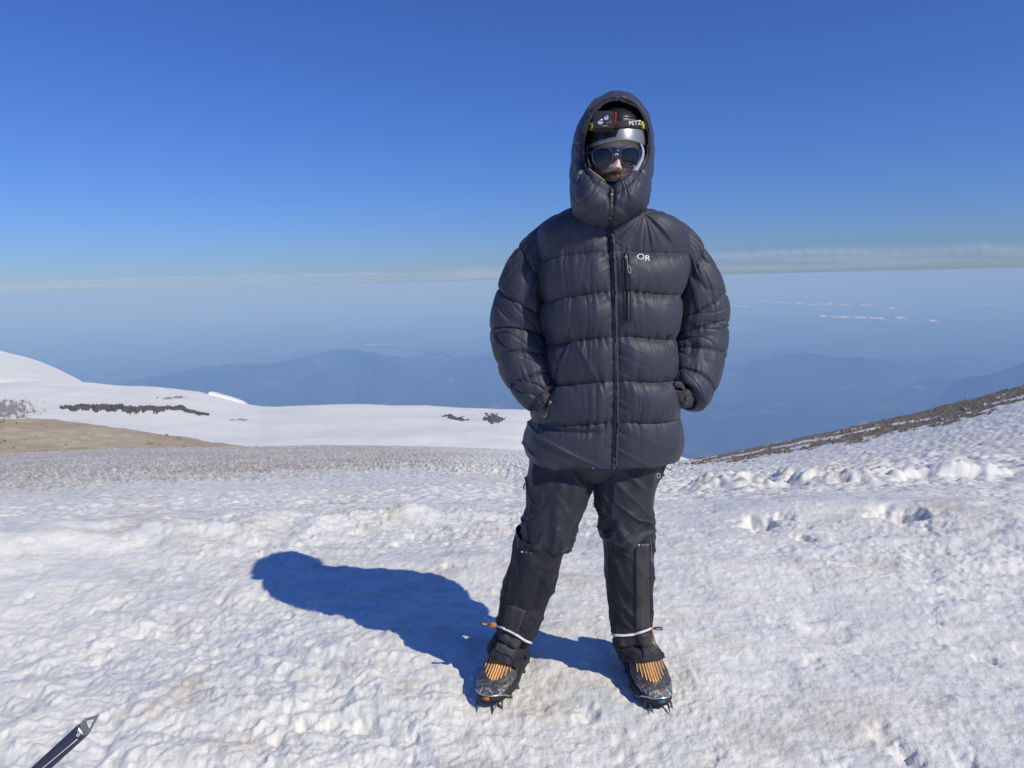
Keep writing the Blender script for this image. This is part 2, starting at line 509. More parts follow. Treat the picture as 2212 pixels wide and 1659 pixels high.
o = mesh_from('gravel_mound', np.stack([Xm, Ym, Zm], -1).reshape(-1, 3), grid_faces(len(AZM), len(RM)), M_MOUND)
tag(o, kind='structure')
pm = []
for k in range(150):
    u = rng.uniform(0, 520); t = rng.uniform(0, 1) ** .6
    top = np.interp(u, [0, 100, 200, 300, 400, 480, 540], [904, 907, 917, 930, 946, 958, 969])
    bot = np.interp(u, [0, 200, 400, 540], [985, 980, 976, 973])
    p = mound.point(u, bot + (top - bot) * t); pm.append(p)
o = stones('mound_rubble', np.array(pm), rng.gamma(1.6, .09, len(pm)).clip(.06, .5), M_SCREE)
tag(o, kind='stuff')

# --- glacier beyond
AZG = np.radians(np.linspace(-60, 26, 560))
RG = logseg((140, 340, 170), (340, 620, 30))
crest = [(-300, 830), (-60, 828), (60, 822), (185, 825), (250, 831), (330, 833), (430, 843), (480, 856), (520, 868), (560, 874), (600, 876), (660, 872), (720, 870), (780, 870), (850, 873), (1000, 880), (1145, 884), (1250, 900), (1350, 935), (1470, 981), (1560, 1010), (1700, 1060)]
glac = Layer([
    [(-300, 1060, 140), (0, 1050, 140), (560, 1010, 140), (1106, 1010, 140), (1470, 1060, 140), (1700, 1100, 140)],
    [(-300, 930, 200), (0, 930, 200), (200, 925, 200), (560, 945, 200), (1106, 955, 200), (1350, 985, 200), (1470, 1035, 200), (1700, 1080, 200)],
    [(-300, 860, 260), (0, 872, 260), (200, 868, 260), (330, 872, 260), (420, 885, 260), (560, 905, 260), (850, 905, 260), (1106, 915, 260), (1350, 955, 260), (1470, 1010, 260), (1700, 1070, 260)],
    [(u, v, 340) for u, v in crest],
    [(u, v + 90, 620) for u, v in crest]], AZG, RG).blur(6).blur(2, 0)
Xg, Yg, Zg = glac.xyz()
Zg = Zg + noise2(Xg * .02, Yg * .03, 81) * 1.2 + noise2(Xg * .06, Yg * .06, 82) * .35 + noise2(Xg * .25, Yg * .25, 83) * .08
o = mesh_from('glacier_ground', np.stack([Xg, Yg, Zg], -1).reshape(-1, 3), grid_faces(len(AZG), len(RG)), M_FARSNOW)
tag(o, kind='structure')

# upper snow shoulder, far left
AZU = np.radians(np.r_[np.linspace(-95, -62, 50), np.linspace(-61.8, -28.0, 220)])
RU = logseg((330, 520, 90), (520, 800, 16))
crest_u = [(-500, 620), (-300, 668), (-120, 715), (0, 753), (40, 764), (60, 770), (90, 781), (120, 794), (150, 808), (170, 818), (188, 830), (215, 860), (300, 900)]
upper = Layer([
    [(-500, 900, 330), (0, 900, 330), (300, 930, 330)],
    [(-500, 770, 400), (-100, 800, 400), (0, 812, 400), (100, 822, 400), (188, 842, 400), (300, 915, 400)],
    [(u, v, 520) for u, v in crest_u],
    [(u, v + 120, 800) for u, v in crest_u]], AZU, RU).blur(4)
Xu, Yu, Zu = upper.xyz()
Zu = Zu + noise2(Xu * .03, Yu * .03, 91) * .8 + noise2(Xu * .1, Yu * .1, 92) * .25
o = mesh_from('snow_shoulder_hill', np.stack([Xu, Yu, Zu], -1).reshape(-1, 3), grid_faces(len(AZU), len(RU)), M_FARSNOW)
tag(o, kind='structure')

# --- rock outcrops that break through the glacier
def outcrop(name, label, box, mask, amp, step=1.0, mat=None):
    u0, v0, u1, v1 = box
    us = np.arange(u0, u1 + .1, step); vs = np.arange(v1, v0 - .1, -step)
    P = np.zeros((len(us), len(vs), 3))
    for i, u in enumerate(us):
        for j, v in enumerate(vs):
            P[i, j] = glac.point(u, v)
    # surface normal, pointing to the open air
    du = np.gradient(P, axis=0); dv = np.gradient(P, axis=1)
    N = np.cross(du, dv); N /= np.linalg.norm(N, axis=-1, keepdims=True) + 1e-9
    N[N[..., 2] < 0] *= -1
    Ug, Vg = np.meshgrid(us, vs, indexing='ij')
    mk_ = mask(Ug, Vg)
    base = noise2(P[..., 0] * .02, P[..., 1] * .03, 81) * 1.2 + noise2(P[..., 0] * .06, P[..., 1] * .06, 82) * .35 + noise2(P[..., 0] * .25, P[..., 1] * .25, 83) * .08
    P[..., 2] += base
    P = P + N * (np.tanh(mk_ * 1.2) * amp * .6)[..., None]
    o = mesh_from(name, P.reshape(-1, 3), grid_faces(len(us), len(vs)), mat or M_ROCK)
    tag(o, label, 'rock')
    return o
def m_cliff(u, v):
    t = (u - 145) / 275
    mid = np.interp(u, [140, 170, 240, 280, 330, 390, 415, 440], [878, 878, 880, 886, 888, 884, 893, 900])
    half = np.interp(u, [140, 160, 230, 290, 360, 400, 425, 440], [4, 7, 11, 10, 9, 10, 7, 3])
    d = 1 - np.abs(v - mid + noise2(u * .06, v * 0, 3) * 4) / half
    return d * 1.5 - .42 + noise2(u * .07, v * .07, 101) * .42 + noise2(u * .22 + v * .1, v * .20, 102) * .55 + noise2(u * .55, v * .5, 103) * .30
def blob(cu, cv, su, sv, tilt, seed, bias=.15):
    def f(u, v):
        a, b = u - cu, v - cv - tilt * (u - cu)
        d = 1 - np.sqrt((a / su) ** 2 + (b / sv) ** 2)
        return d * 1.3 - bias + noise2(u * .09, v * .16, seed) * .7 + noise2(u * .3, v * .4, seed + 1) * .4
    return f
outcrop('rock_outcrop', 'long dark broken cliff band across the far snow above the ochre mound', (130, 858, 450, 915), m_cliff, 1.5)
outcrop('rock_outcrop', 'small faint dark rock streak just above the long cliff band', (320, 848, 420, 875), blob(370, 860, 42, 6, -.12, 111, .45), .9, 1.0, M_PALEROCK)
outcrop('rock_outcrop', 'dark ragged rock patch on the far snow, left one of the pair beside the person', (950, 885, 1030, 920), blob(988, 902, 30, 7, .2, 121, .22), 1.1)
outcrop('rock_outcrop', 'dark rounded rock patch with a thin tail, closest to the person on the far snow', (1035, 884, 1125, 922), blob(1066, 903, 22, 10.5, .1, 131, -.0), 1.1)
outcrop('rock_outcrop', 'grey speckled rock patch at the left edge above the ochre mound', (-40, 848, 110, 905), lambda u, v: blob(10, 882, 84, 24, 0, 141, .42)(u, v) + noise2(u * .5, v * .6, 145) * .7, .8, 1.0, M_PALEROCK)
outcrop('rock_outcrop', 'faint grey rock streaks on the far snow right of the long cliff band', (480, 898, 560, 922), blob(520, 909, 40, 5, -.1, 151, .5), .8, 1.0, M_PALEROCK)

# --- the tilted ice block on the crest
def ice_block():
    p = glac.point(452, 850.0)
    e = np.array([math.cos(math.atan2(p[0], p[1])), -math.sin(math.atan2(p[0], p[1])), 0])
    d = np.array([p[0], p[1], 0]) / math.hypot(p[0], p[1])
    up = np.array([0, 0, 1.0])
    px = np.hypot(p[0], p[1]) / FOC
    prof = [(-4, -4), (-1, 4.6), (4, 3.8), (20, -3.0), (40, -11), (58, -20), (74, -34), (74, -44), (-4, -40)]
    vs = []
    for dd in (0.0, 5.0):
        for a, b in prof:
            vs.append(p + e * (a * px + dd * .25) + up * ((b - (2 if dd else 0)) * px) + d * (dd - 3))
    n = len(prof)
    bm = bmesh.new()
    bv = [bm.verts.new(v) for v in vs]
    bm.faces.new(bv[:n]); bm.faces.new(bv[n:][::-1])
    for i in range(n):
        j = (i + 1) % n
        bm.faces.new((bv[i], bv[i + n], bv[j + n], bv[j]))
    bmesh.ops.recalc_face_normals(bm, faces=bm.faces)
    bmesh.ops.bevel(bm, geom=list(bm.edges), offset=.12, segments=1, affect='EDGES')
    me = bpy.data.meshes.new('ice_block'); bm.to_mesh(me); bm.free()
    me.materials.append(M_FARSNOW)
    o = bpy.data.objects.new('ice_block', me); COL.objects.link(o)
    tag(o, 'white tilted slab of ice sticking up from the far snow crest', 'ice block')
ice_block()

# --- the land far below
LZ = -2300.0
AZL = np.radians(seg((-180, -55, 40), (-55, 55, 640), (55, 180, 40)))
RL = logseg((1500, 5000, 40), (5000, 45000, 330), (45000, 140000, 60))
Xl = np.sin(AZL)[:, None] * RL[None]; Yl = np.cos(AZL)[:, None] * RL[None]
rl2 = np.broadcast_to(RL[None], Xl.shape); al2 = np.broadcast_to(AZL[:, None], Xl.shape)
Zl = np.full(Xl.shape, LZ)
Zl = Zl + (1 - np.abs(fbm2(Xl / 5200, Yl / 5200, 5, 201))) * 330 * sstep(4000, 9000, rl2) * (1 - .6 * sstep(25000, 60000, rl2))
def ridge(pts, rc, w, seed, amp=150):
    global Zl
    pts = np.array(pts, float)
    a, d = az_dep(pts[:, 0], pts[:, 1])
    zc = np.interp(AZL, a, CAM_H - rc * np.tan(d), left=LZ, right=LZ)
    wl_ = noise2(al2 * 14, al2 * 0 + seed, seed) * .10
    lr_ = np.log(rl2 / rc) + wl_
    prof = np.exp(-np.abs(lr_ / w) ** 1.5)
    z = LZ + (zc[:, None] - LZ) * prof
    z = z + prof * (fbm2(Xl / 2600, Yl / 2600, 5, seed) - .1) * amp
    Zl = np.maximum(Zl, z)
ridge([(-200, 880), (60, 850), (250, 832), (330, 815), (470, 803), (600, 786), (690, 768), (760, 760), (812, 757), (900, 764), (1000, 762), (1060, 758), (1200, 768), (1350, 792), (1480, 822), (1560, 850)], 15000, .16, 211)
ridge([(60, 905), (160, 850), (240, 822), (330, 806), (430, 800), (560, 803), (700, 800), (850, 812), (1000, 806), (1150, 815), (1300, 835), (1450, 880)], 13800, .10, 212, 140)
ridge([(1380, 900), (1480, 830), (1560, 800), (1640, 777), (1690, 766), (1737, 763), (1800, 764), (1850, 762), (1890, 772), (1935, 782), (1980, 795), (2050, 815), (2150, 850)], 14500, .14, 213)
ridge([(1850, 870), (1950, 830), (2050, 815), (2110, 800), (2170, 784), (2212, 775), (2300, 760), (2500, 750)], 12500, .12, 214)
o = mesh_from('valley_land', np.stack([Xl, Yl, Zl], -1).reshape(-1, 3), grid_faces(len(AZL), len(RL)), M_LAND)
tag(o, kind='structure')

# ---------------------------------------------------------------- clouds
mc = Mat('cloud_white')
mc.set((.82, .82, .83), rough=1.0, spec=0.0)
M_CLOUD = mc.m
def cloud(u0, u1, v, rng_km, z, h, seed, label, group):
    rg = np.random.default_rng(seed)
    _, d = az_dep((u0 + u1) / 2, v)
    r = (CAM_H - z) / math.tan(d)
    a0, _ = az_dep(u0, v); a1, _ = az_dep(u1, v)
    bm = bmesh.new()
    L = (a1 - a0) * r
    n = max(4, int(L / (h * .8)) + 2)
    for k in range(n):
        t = (k + rg.uniform(.1, .9)) / n
        a = a0 + (a1 - a0) * t
        env = math.sin(math.pi * min(max(t, .06), .94)) ** .5
        s = h * rg.uniform(.25, 1.0) * (.35 + .65 * env)
        rad = r + rg.uniform(-.6, .6) * h * 3
        c0 = Vector((math.sin(a) * rad, math.cos(a) * rad, z + s * .3))
        ret = bmesh.ops.create_icosphere(bm, subdivisions=2, radius=1.0)
        for vv in ret['verts']:
            q = vv.co.copy()
            kk = 1 + .22 * math.sin(q.x * 5 + seed + k) * math.cos(q.y * 4 + k) + .15 * math.sin(q.z * 7 + k * 2)
            vv.co = Vector((q.x * s * 2.1 * kk, q.y * s * 2.1 * kk, max(q.z, -.2) * s * .62 * kk)) + c0
    me = bpy.data.meshes.new('cloud'); bm.to_mesh(me); bm.free()
    me.polygons.foreach_set('use_smooth', np.ones(len(me.polygons), dtype=bool))
    me.materials.append(M_CLOUD)
    o = bpy.data.objects.new('cloud', me); COL.objects.link(o)
    tag(o, label, 'cloud', group)
GL = 'low white clouds over the hazy valley'
ORD = ['first', 'second', 'third', 'fourth', 'fifth', 'sixth', 'seventh', 'eighth', 'ninth', 'tenth']
lab1 = 'small white cloud over the valley, %s from the person along the upper broken row'
lab2 = 'small white cloud over the valley, %s from the person along the lower broken row'
rg = np.random.default_rng(9)
for k, (a, b, v) in enumerate([(1575, 1590, 663), (1592, 1612, 665), (1628, 1668, 652), (1672, 1700, 655), (1700, 1735, 657), (1738, 1765, 660), (1768, 1800, 659), (1803, 1838, 661), (1850, 1884, 661), (1905, 1930, 668)]):
    cloud(a, b, v, 0, -950, 62, 300 + k, lab1 % ORD[k], GL)
for k, (a, b, v) in enumerate([(1768, 1783, 685), (1790, 1830, 687), (1830, 1870, 688), (1875, 1905, 690), (1925, 1950, 689), (2005, 2020, 696)]):
    cloud(a, b, v, 0, -1000, 54, 330 + k, lab2 % ORD[k], GL)
for k, (a, b, v) in enumerate([(2075, 2100, 659), (2110, 2160, 661)]):
    cloud(a, b, v, 0, -950, 34, 350 + k, ('short' if k == 0 else 'long') + ' thin flat cloud far right over the valley, beyond the broken rows', GL)
cloud(785, 848, 745, 0, -1750, 24, 360, 'thin pale cloud over the blue hills left of the person', GL)

# the pale bank lying on the haze horizon
def bank(name, label, prof, base, r, seed, dens, col):
    """a long, thin, half transparent cloud sheet; prof: (u, v of its top)"""
    mm = Mat(name)
    mm.set(col, rough=1.0, spec=0.0)
    at_ = mm.n.new('ShaderNodeAttribute'); at_.attribute_name = 'thickness'
    mm.l.new(at_.outputs['Fac'], mm.b.inputs['Alpha'])
    us = np.arange(prof[0][0], prof[-1][0] + 1, 4.0)
    p = np.array(prof, float); b = np.array(base, float)
    top = np.interp(us, p[:, 0], p[:, 1]); bot = np.interp(us, b[:, 0], b[:, 1])
    top = top + noise2(us * .012, us * 0 + seed, seed) * 4.5 + noise2(us * .045, us * 0 + seed, seed + 1) * 4.0
    nt = 26
    P = np.zeros((len(us), nt, 3)); A = np.zeros((len(us), nt))
    endf = sstep(prof[0][0], prof[0][0] + 160, us) * sstep(prof[-1][0], prof[-1][0] - 160, us)
    for j in range(nt):
        t = j / (nt - 1)
        v = bot + (top - bot) * t
        a, d = az_dep(us, v)
        rr_ = r + 14000.0 * t
        P[:, j] = np.stack([np.sin(a) * rr_, np.cos(a) * rr_, CAM_H - rr_ * np.tan(d)], -1)
        body = sstep(0, .25, np.full(len(us), t)) * sstep(1.0, .78, np.full(len(us), t))
        A[:, j] = dens * endf * body * (.60 + .7 * noise2(us * .0035, np.full(len(us), t * 5.0) + us * .001, seed + 2))
    o = mesh_from(name, P.reshape(-1, 3), grid_faces(len(us), nt), mm.m)
    at2 = o.data.attributes.new('thickness', 'FLOAT', 'POINT')
    at2.data.foreach_set('value', A.ravel().astype(np.float32).clip(0, 1))
    tag(o, label, 'cloud bank')
    return o
bank('cloud_bank', 'long pale cloud bank lying on the horizon right of the person', [(900, 578), (1060, 573), (1300, 556), (1540, 538), (1700, 532), (1850, 527), (2000, 526), (2080, 521), (2180, 524), (2420, 524)],
     [(900, 606), (2420, 572)], 150000, 401, .15, (.84, .80, .88))
bank('cloud_bank', 'faint pale haze streak on the horizon left of the person', [(-300, 612), (0, 606), (300, 598), (600, 590), (900, 584), (1250, 580)],
     [(-300, 641), (1250, 599)], 165000, 411, .12, (.82, .84, .95))

# ---------------------------------------------------------------- haze
bpy.ops.mesh.primitive_cube_add(size=2, location=(0, 0, 0))
hz = bpy.context.active_object
hz.name = 'haze'; hz.data.name = 'haze'
HB, HT, HR = LZ - 1.0, 2.7, 142000.0
hz.location = (0, 0, (HB + HT) / 2)
hz.scale = (HR, HR, (HT - HB) / 2)
mh = bpy.data.materials.new('haze'); mh.use_nodes = True
mh.node_tree.nodes.remove(mh.node_tree.nodes['Principled BSDF'])
pv = mh.node_tree.nodes.new('ShaderNodeVolumePrincipled')
pv.inputs['Color'].default_value = (.29, .505, 1.0, 1)
pv.inputs['Absorption Color'].default_value = (.74, .86, 1, 1)
pv.inputs['Density'].default_value = 1.2e-4
pv.inputs['Anisotropy'].default_value = -0.12
mh.node_tree.links.new(pv.outputs[0], mh.node_tree.nodes['Material Output'].inputs['Volume'])
hz.data.materials.append(mh)
tag(hz, kind='stuff')
# ================================================================ person: materials
def simple(name, col, rough=.5, metal=0.0, spec=.5, bump=None, var=.0, sheen=0.0):
    k = Mat(name)
    c = col
    if var:
        n = k.noise(9.0, 4, .6)
        c = k.ramp(n, [(.3, tuple(x * (1 - var) for x in col)), (.7, tuple(min(1, x * (1 + var)) for x in col))])
    k.set(c, rough=rough, metal=metal, spec=spec)
    if sheen:
        k.b.inputs['Sheen Weight'].default_value = sheen
        k.b.inputs['Sheen Roughness'].default_value = .35
    if bump: k.bump(k.noise(bump[0], 3, .6), bump[1], bump[2])
    return k.m
mj = Mat('nylon_charcoal')
w1 = mj.noise(34.0, 4, .62, dist=.6)
w2 = mj.noise(420.0, 2, .5)
cj = mj.ramp(mj.noise(6.0, 3), [(.3, (.035, .039, .057)), (.7, (.043, .047, .067))])
mj.set(cj, rough=.55, spec=.42)
mj.b.inputs['Sheen Weight'].default_value = .05
mj.b.inputs['Sheen Roughness'].default_value = .4
mpg = mj.n.new('ShaderNodeMapping'); mpg.inputs['Scale'].default_value = (1.0, 1.0, .22); mj.l.new(mj.coord(), mpg.inputs['Vector'])
w3 = mj.noise(95.0, 3, .6, vec=mpg.outputs[0], dist=.4)
mj.bump(mj.math('ADD', mj.math('MULTIPLY', w1, .6), mj.math('ADD', mj.math('MULTIPLY', w3, .8), mj.math('MULTIPLY', w2, .05))), .19, .008)
M_NYLON = mj.m
M_LINING = simple('hood_lining', (.018, .020, .026), .7, spec=.3)
mt = Mat('softshell_black')
a1, a2 = mt.noise(7, 4, .6), mt.noise(300, 2)
cm = mt.ramp(a1, [(.35, (.018, .020, .031)), (.75, (.029, .031, .044))])
mt.set(cm, rough=.60, spec=.36); mt.b.inputs['Sheen Weight'].default_value = .12
mt.bump(mt.math('ADD', mt.noise(26, 4, .6), mt.math('MULTIPLY', a2, .12)), .30, .008)
M_PANT = mt.m
mg = Mat('gaiter_fabric')
a1, a2, a3 = mg.noise(6, 5, .62), mg.noise(500, 2), mg.noise(18, 5, .65)
cm = mg.ramp(a1, [(.35, (.018, .019, .029)), (.7, (.028, .029, .040))])
cm = mg.mix(mg.math('MULTIPLY', mg.ramp(a3, [(.55, (0, 0, 0)), (.75, (1, 1, 1))]), .35), cm, (.17, .145, .12))
mg.set(cm, rough=.72, spec=.3)
mg.bump(mg.math('ADD', mg.noise(20, 4, .6), mg.math('MULTIPLY', a2, .15)), .30, .010)
M_GAITER = mg.m
M_PATCH = simple('gaiter_patch_grey', (.060, .058, .060), .75, spec=.3, bump=(420, .35, .003), var=.25)
mbo = Mat('boot_leather')
a1, a3 = mbo.noise(30, 5, .65), mbo.noise(90, 4, .7)
cm = mbo.ramp(a1, [(.3, (.046, .046, .050)), (.75, (.088, .086, .088))])
sep = mbo.n.new('ShaderNodeSeparateXYZ'); mbo.l.new(mbo.coord(), sep.inputs[0])
low = mbo.n.new('ShaderNodeMapRange'); low.inputs[1].default_value = .085; low.inputs[2].default_value = .03
low.inputs[3].default_value = 0; low.inputs[4].default_value = .155
mbo.l.new(sep.outputs['Z'], low.inputs[0])
frost = mbo.ramp(mbo.math('ADD', a3, low.outputs[0]), [(.58, (0, 0, 0)), (.66, (1, 1, 1))])
cm = mbo.mix(mbo.math('MULTIPLY', frost, mbo.math('MULTIPLY', low.outputs[0], 5.0)), cm, (.72, .74, .76))
mbo.set(cm, rough=.5, spec=.45)
mbo.bump(a1, .25, .004)
M_BOOT = mbo.m
M_VAMP = simple('boot_mesh_grey', (.15, .138, .12), .7, spec=.3, bump=(300, .4, .003), var=.2)
M_ORANGE = simple('orange_rubber', (.93, .48, .15), .5, var=.10)
M_RUST = simple('orange_toggle', (.55, .18, .03), .5)
M_SOLE = simple('sole_rubber', (.02, .02, .022), .7)
mst = Mat('crampon_steel')
n1 = mst.noise(60, 4, .6)
mst.set(mst.ramp(n1, [(.35, (.10, .105, .11)), (.7, (.34, .35, .36))]), rough=.38, metal=.9)
M_STEEL = mst.m
M_BAIL = simple('bail_wire', (.62, .65, .67), .3, metal=.9)
M_CORD = simple('reflective_cord', (.72, .72, .70), .6, var=.1, bump=(600, .5, .002))
M_WHITE = simple('white_print', (.80, .80, .82), .6)
M_DIMWHITE = simple('grey_print', (.42, .42, .44), .6)
M_TAB = simple('grey_tab', (.045, .05, .055), .55)
M_ZIP = simple('zip_tape', (.022, .024, .030), .55)
M_ZIPTEETH = simple('zip_teeth', (.17, .175, .19), .35, spec=.6)
M_PULL = simple('zip_pull', (.20, .215, .22), .42, spec=.6)
msk = Mat('skin')
n1 = msk.noise(28, 4, .6)
c = msk.ramp(n1, [(.3, (.78, .53, .465)), (.7, (.85, .61, .545))])
msk.set(c, rough=.48, spec=.4)
msk.b.inputs['Subsurface Weight'].default_value = .12
msk.b.inputs['Subsurface Radius'].default_value = (.012, .005, .003)
msk.bump(msk.noise(260, 3, .6), .15, .001)
M_SKIN = msk.m
M_LIP = simple('lip', (.55, .22, .20), .35)
M_MOUTH = simple('mouth_inside', (.07, .022, .02), .6)
M_TEETH = simple('teeth', (.62, .60, .55), .25)
M_HAIR = simple('ginger_hair', (.50, .23, .085), .5, var=.35)
M_BROWN = simple('brown_hair', (.10, .055, .03), .55, var=.3)
M_HELMET = simple('helmet_black', (.016, .016, .020), .32, spec=.5)
M_SILVER = simple('helmet_silver', (.33, .34, .35), .36, metal=.55)
M_LAMP = simple('lamp_black', (.028, .030, .031), .42)
M_RED = simple('lamp_red', (.34, .018, .016), .4)
M_GREEN = simple('strap_green', (.44, .50, .03), .6)
M_STRAP = simple('strap_black', (.012, .012, .018), .7)
M_REFLECT = simple('lamp_reflector', (.75, .75, .75), .12, metal=1.0)
ml_ = Mat('lamp_window'); ml_.set((.75, .75, .75), rough=.05); ml_.b.inputs['Transmission Weight'].default_value = .9
M_LAMPGLASS = ml_.m
M_FRAME = simple('navy_frame', (.016, .026, .085), .35, spec=.4)
M_FRAMEEDGE = simple('pale_blue_edge', (.085, .115, .22), .4)
M_TEMPLE = simple('pale_temple', (.52, .55, .66), .4)
mle = Mat('dark_lens'); mle.set((.010, .011, .012), rough=.04, spec=.6)
M_LENS = mle.m
mkn = Mat('knit_glove')
vn = mkn.noise(170, 3, .7)
mkn.set(mkn.ramp(vn, [(.35, (.04, .038, .045)), (.65, (.13, .122, .138))]), rough=.95, spec=.1)
mkn.bump(vn, .9, .006)
M_KNIT = mkn.m
M_LIME = simple('buff_green', (.30, .34, .20), .8)
M_BLUE = simple('blue_tab', (.05, .33, .72), .5)
M_TEAL = simple('teal_strap', (.010, .135, .22), .55)

# ================================================================ person: helpers
def crv(pts, n):
    """Catmull-Rom through pts (k, d), n samples, centripetal enough for even stations"""
    p = np.asarray(pts, float)
    k = len(p)
    t = np.linspace(0, k - 1, n)
    i = np.clip(np.floor(t).astype(int), 0, k - 2)
    f = (t - i)[:, None]
    p0 = p[np.clip(i - 1, 0, k - 1)]; p1 = p[i]; p2 = p[i + 1]; p3 = p[np.clip(i + 2, 0, k - 1)]
    return .5 * (2 * p1 + (p2 - p0) * f + (2 * p0 - 5 * p1 + 4 * p2 - p3) * f ** 2 + (3 * p1 - p0 - 3 * p2 + p3) * f ** 3)

def grid_normals(Pn, closed=True, center=None):
    if closed:
        du = np.roll(Pn, -1, 0) - np.roll(Pn, 1, 0)
    else:
        du = np.gradient(Pn, axis=0)
    dv = np.gradient(Pn, axis=1)
    N = np.cross(du, dv)
    N /= np.linalg.norm(N, axis=-1, keepdims=True) + 1e-12
    c = Pn.mean(0, keepdims=True) if center is None else center
    if np.mean(np.sum(N * (Pn - c), -1)) < 0: N = -N
    return N

class Limb:
    """tube through survey stations (outer u,v, inner u,v, Y of the axis, depth factor)"""
    def __init__(self, st, nrow, nang, power=2.2):
        O = np.array([at(s[0], s[1], s[4]) for s in st]); I = np.array([at(s[2], s[3], s[4]) for s in st])
        df = np.array([s[5] for s in st])
        Cc = crv((O + I) / 2, nrow); A = crv((O - I) / 2, nrow); d = crv(df[:, None], nrow)[:, 0]
        T = np.gradient(Cc, axis=0); T /= np.linalg.norm(T, axis=1, keepdims=True)
        B = np.cross(T, A); B /= np.linalg.norm(B, axis=1, keepdims=True)
        B *= np.where(B[:, 1:2] > 0, -1, 1)                # B points to the viewer's side
        ra = np.linalg.norm(A, axis=1)
        th = np.linspace(0, 2 * np.pi, nang, endpoint=False)
        cs = np.sign(np.cos(th)) * np.abs(np.cos(th)) ** (2 / power)
        sn = np.sign(np.sin(th)) * np.abs(np.sin(th)) ** (2 / power)
        self.P = Cc[None] + cs[:, None, None] * A[None] + sn[:, None, None] * (B * (ra * d)[:, None])[None]
        self.C, self.ra, self.T = Cc, ra, T
        seg_ = np.r_[0, np.cumsum(np.linalg.norm(np.diff(Cc, axis=0), axis=1))]
        self.S, self.TH = np.meshgrid(seg_, th, indexing='xy')      # (nang, nrow)
        self.K = np.broadcast_to(np.linspace(0, len(st) - 1, nrow)[None], self.S.shape)  # station coordinate
        self.sx = np.cos(self.TH); self.sy = np.sin(self.TH)
    def displace(self, d):
        N = grid_normals(self.P, True, self.C[None])
        self.P = self.P + N * d[..., None]
        return self
    def build(self, name, mats, parent, caps=True):
        na, nr = self.P.shape[:2]
        V = self.P.reshape(-1, 3)
        o = mesh_from(name, V, grid_faces(na, nr, True), mats, parent=parent)
        return o

def ridged(x, y, z, seed, sharp=2.0):
    return np.maximum(0, 1 - np.abs(noise3(x, y, z, seed)) * 1.35) ** sharp

from mathutils.bvhtree import BVHTree
def bvh_of(*objs):
    V, Fc = [], []
    for o in objs:
        b = len(V)
        V += [o.matrix_world @ v.co for v in o.data.vertices] if o.parent else [v.co.copy() for v in o.data.vertices]
        Fc += [[i + b for i in p.vertices] for p in o.data.polygons]
    return BVHTree.FromPolygons(V, Fc)
CAMP = Vector((0, 0, CAM_H))
def hit(bvh, u, v):
    d = Vector([float(c) for c in ray(u, v)]).normalized()
    loc, nor, idx, dist = bvh.ray_cast(CAMP, d)
    if loc is None: return None, None
    if nor.dot(d) > 0: nor = -nor
    return loc, nor

def tube(bm, pts, r, n=6, flat=1.0, up=None, cap=True):
    """round or flattened bar along pts; r a number or a list"""
    pts = [Vector(p) for p in pts]
    rings = []
    for i, p in enumerate(pts):
        t = (pts[min(i + 1, len(pts) - 1)] - pts[max(i - 1, 0)])
        if t.length < 1e-9: t = Vector((0, 0, 1))
        t.normalize()
        ref = Vector(up[i]) if isinstance(up, list) else (Vector(up) if up is not None else Vector((0.13, .97, .2)))
        b = t.cross(ref)
        if b.length < 1e-5: b = t.cross(Vector((1, 0, 0)))
        b.normalize(); nn = b.cross(t).normalized()
        rr = r[i] if isinstance(r, (list, tuple, np.ndarray)) else r
        rings.append([bm.verts.new(p + b * (rr * math.cos(2 * math.pi * k / n)) + nn * (rr * flat * math.sin(2 * math.pi * k / n))) for k in range(n)])
    for a, b in zip(rings[:-1], rings[1:]):
        for k in range(n):
            bm.faces.new((a[k], a[(k + 1) % n], b[(k + 1) % n], b[k]))
    if cap:
        bm.faces.new(rings[0][::-1]); bm.faces.new(rings[-1])
    return rings

def bm_obj(name, bm, mats, parent, smooth=True):
    bmesh.ops.recalc_face_normals(bm, faces=bm.faces)
    me = bpy.data.meshes.new(name); bm.to_mesh(me); bm.free()
    if smooth: me.polygons.foreach_set('use_smooth', np.ones(len(me.polygons), dtype=bool))
    for mm in (mats if isinstance(mats, (list, tuple)) else [mats]): me.materials.append(mm)
    o = bpy.data.objects.new(name, me); COL.objects.link(o)
    if parent is not None: o.parent = parent
    return o

def on_surface(bvh, px, lift=.001):
    pts, nor = [], []
    for u, v in px:
        l, n = hit(bvh, u, v)
        if l is None: continue
        pts.append(l + n * lift); nor.append(n)
    return pts, nor

def strip(name, bvh, px, width, thick, mat, parent, n=24, lift=.0, flatseg=8):
    """a strip of cloth or rubber lying on a surface along a survey polyline"""
    pp = crv(px, n)
    pts, nor = on_surface(bvh, pp, lift)
    bm = bmesh.new()
    tube(bm, pts, width / 2, n=flatseg, flat=thick / width * 2, up=nor)
    return bm_obj(name, bm, mat, parent)

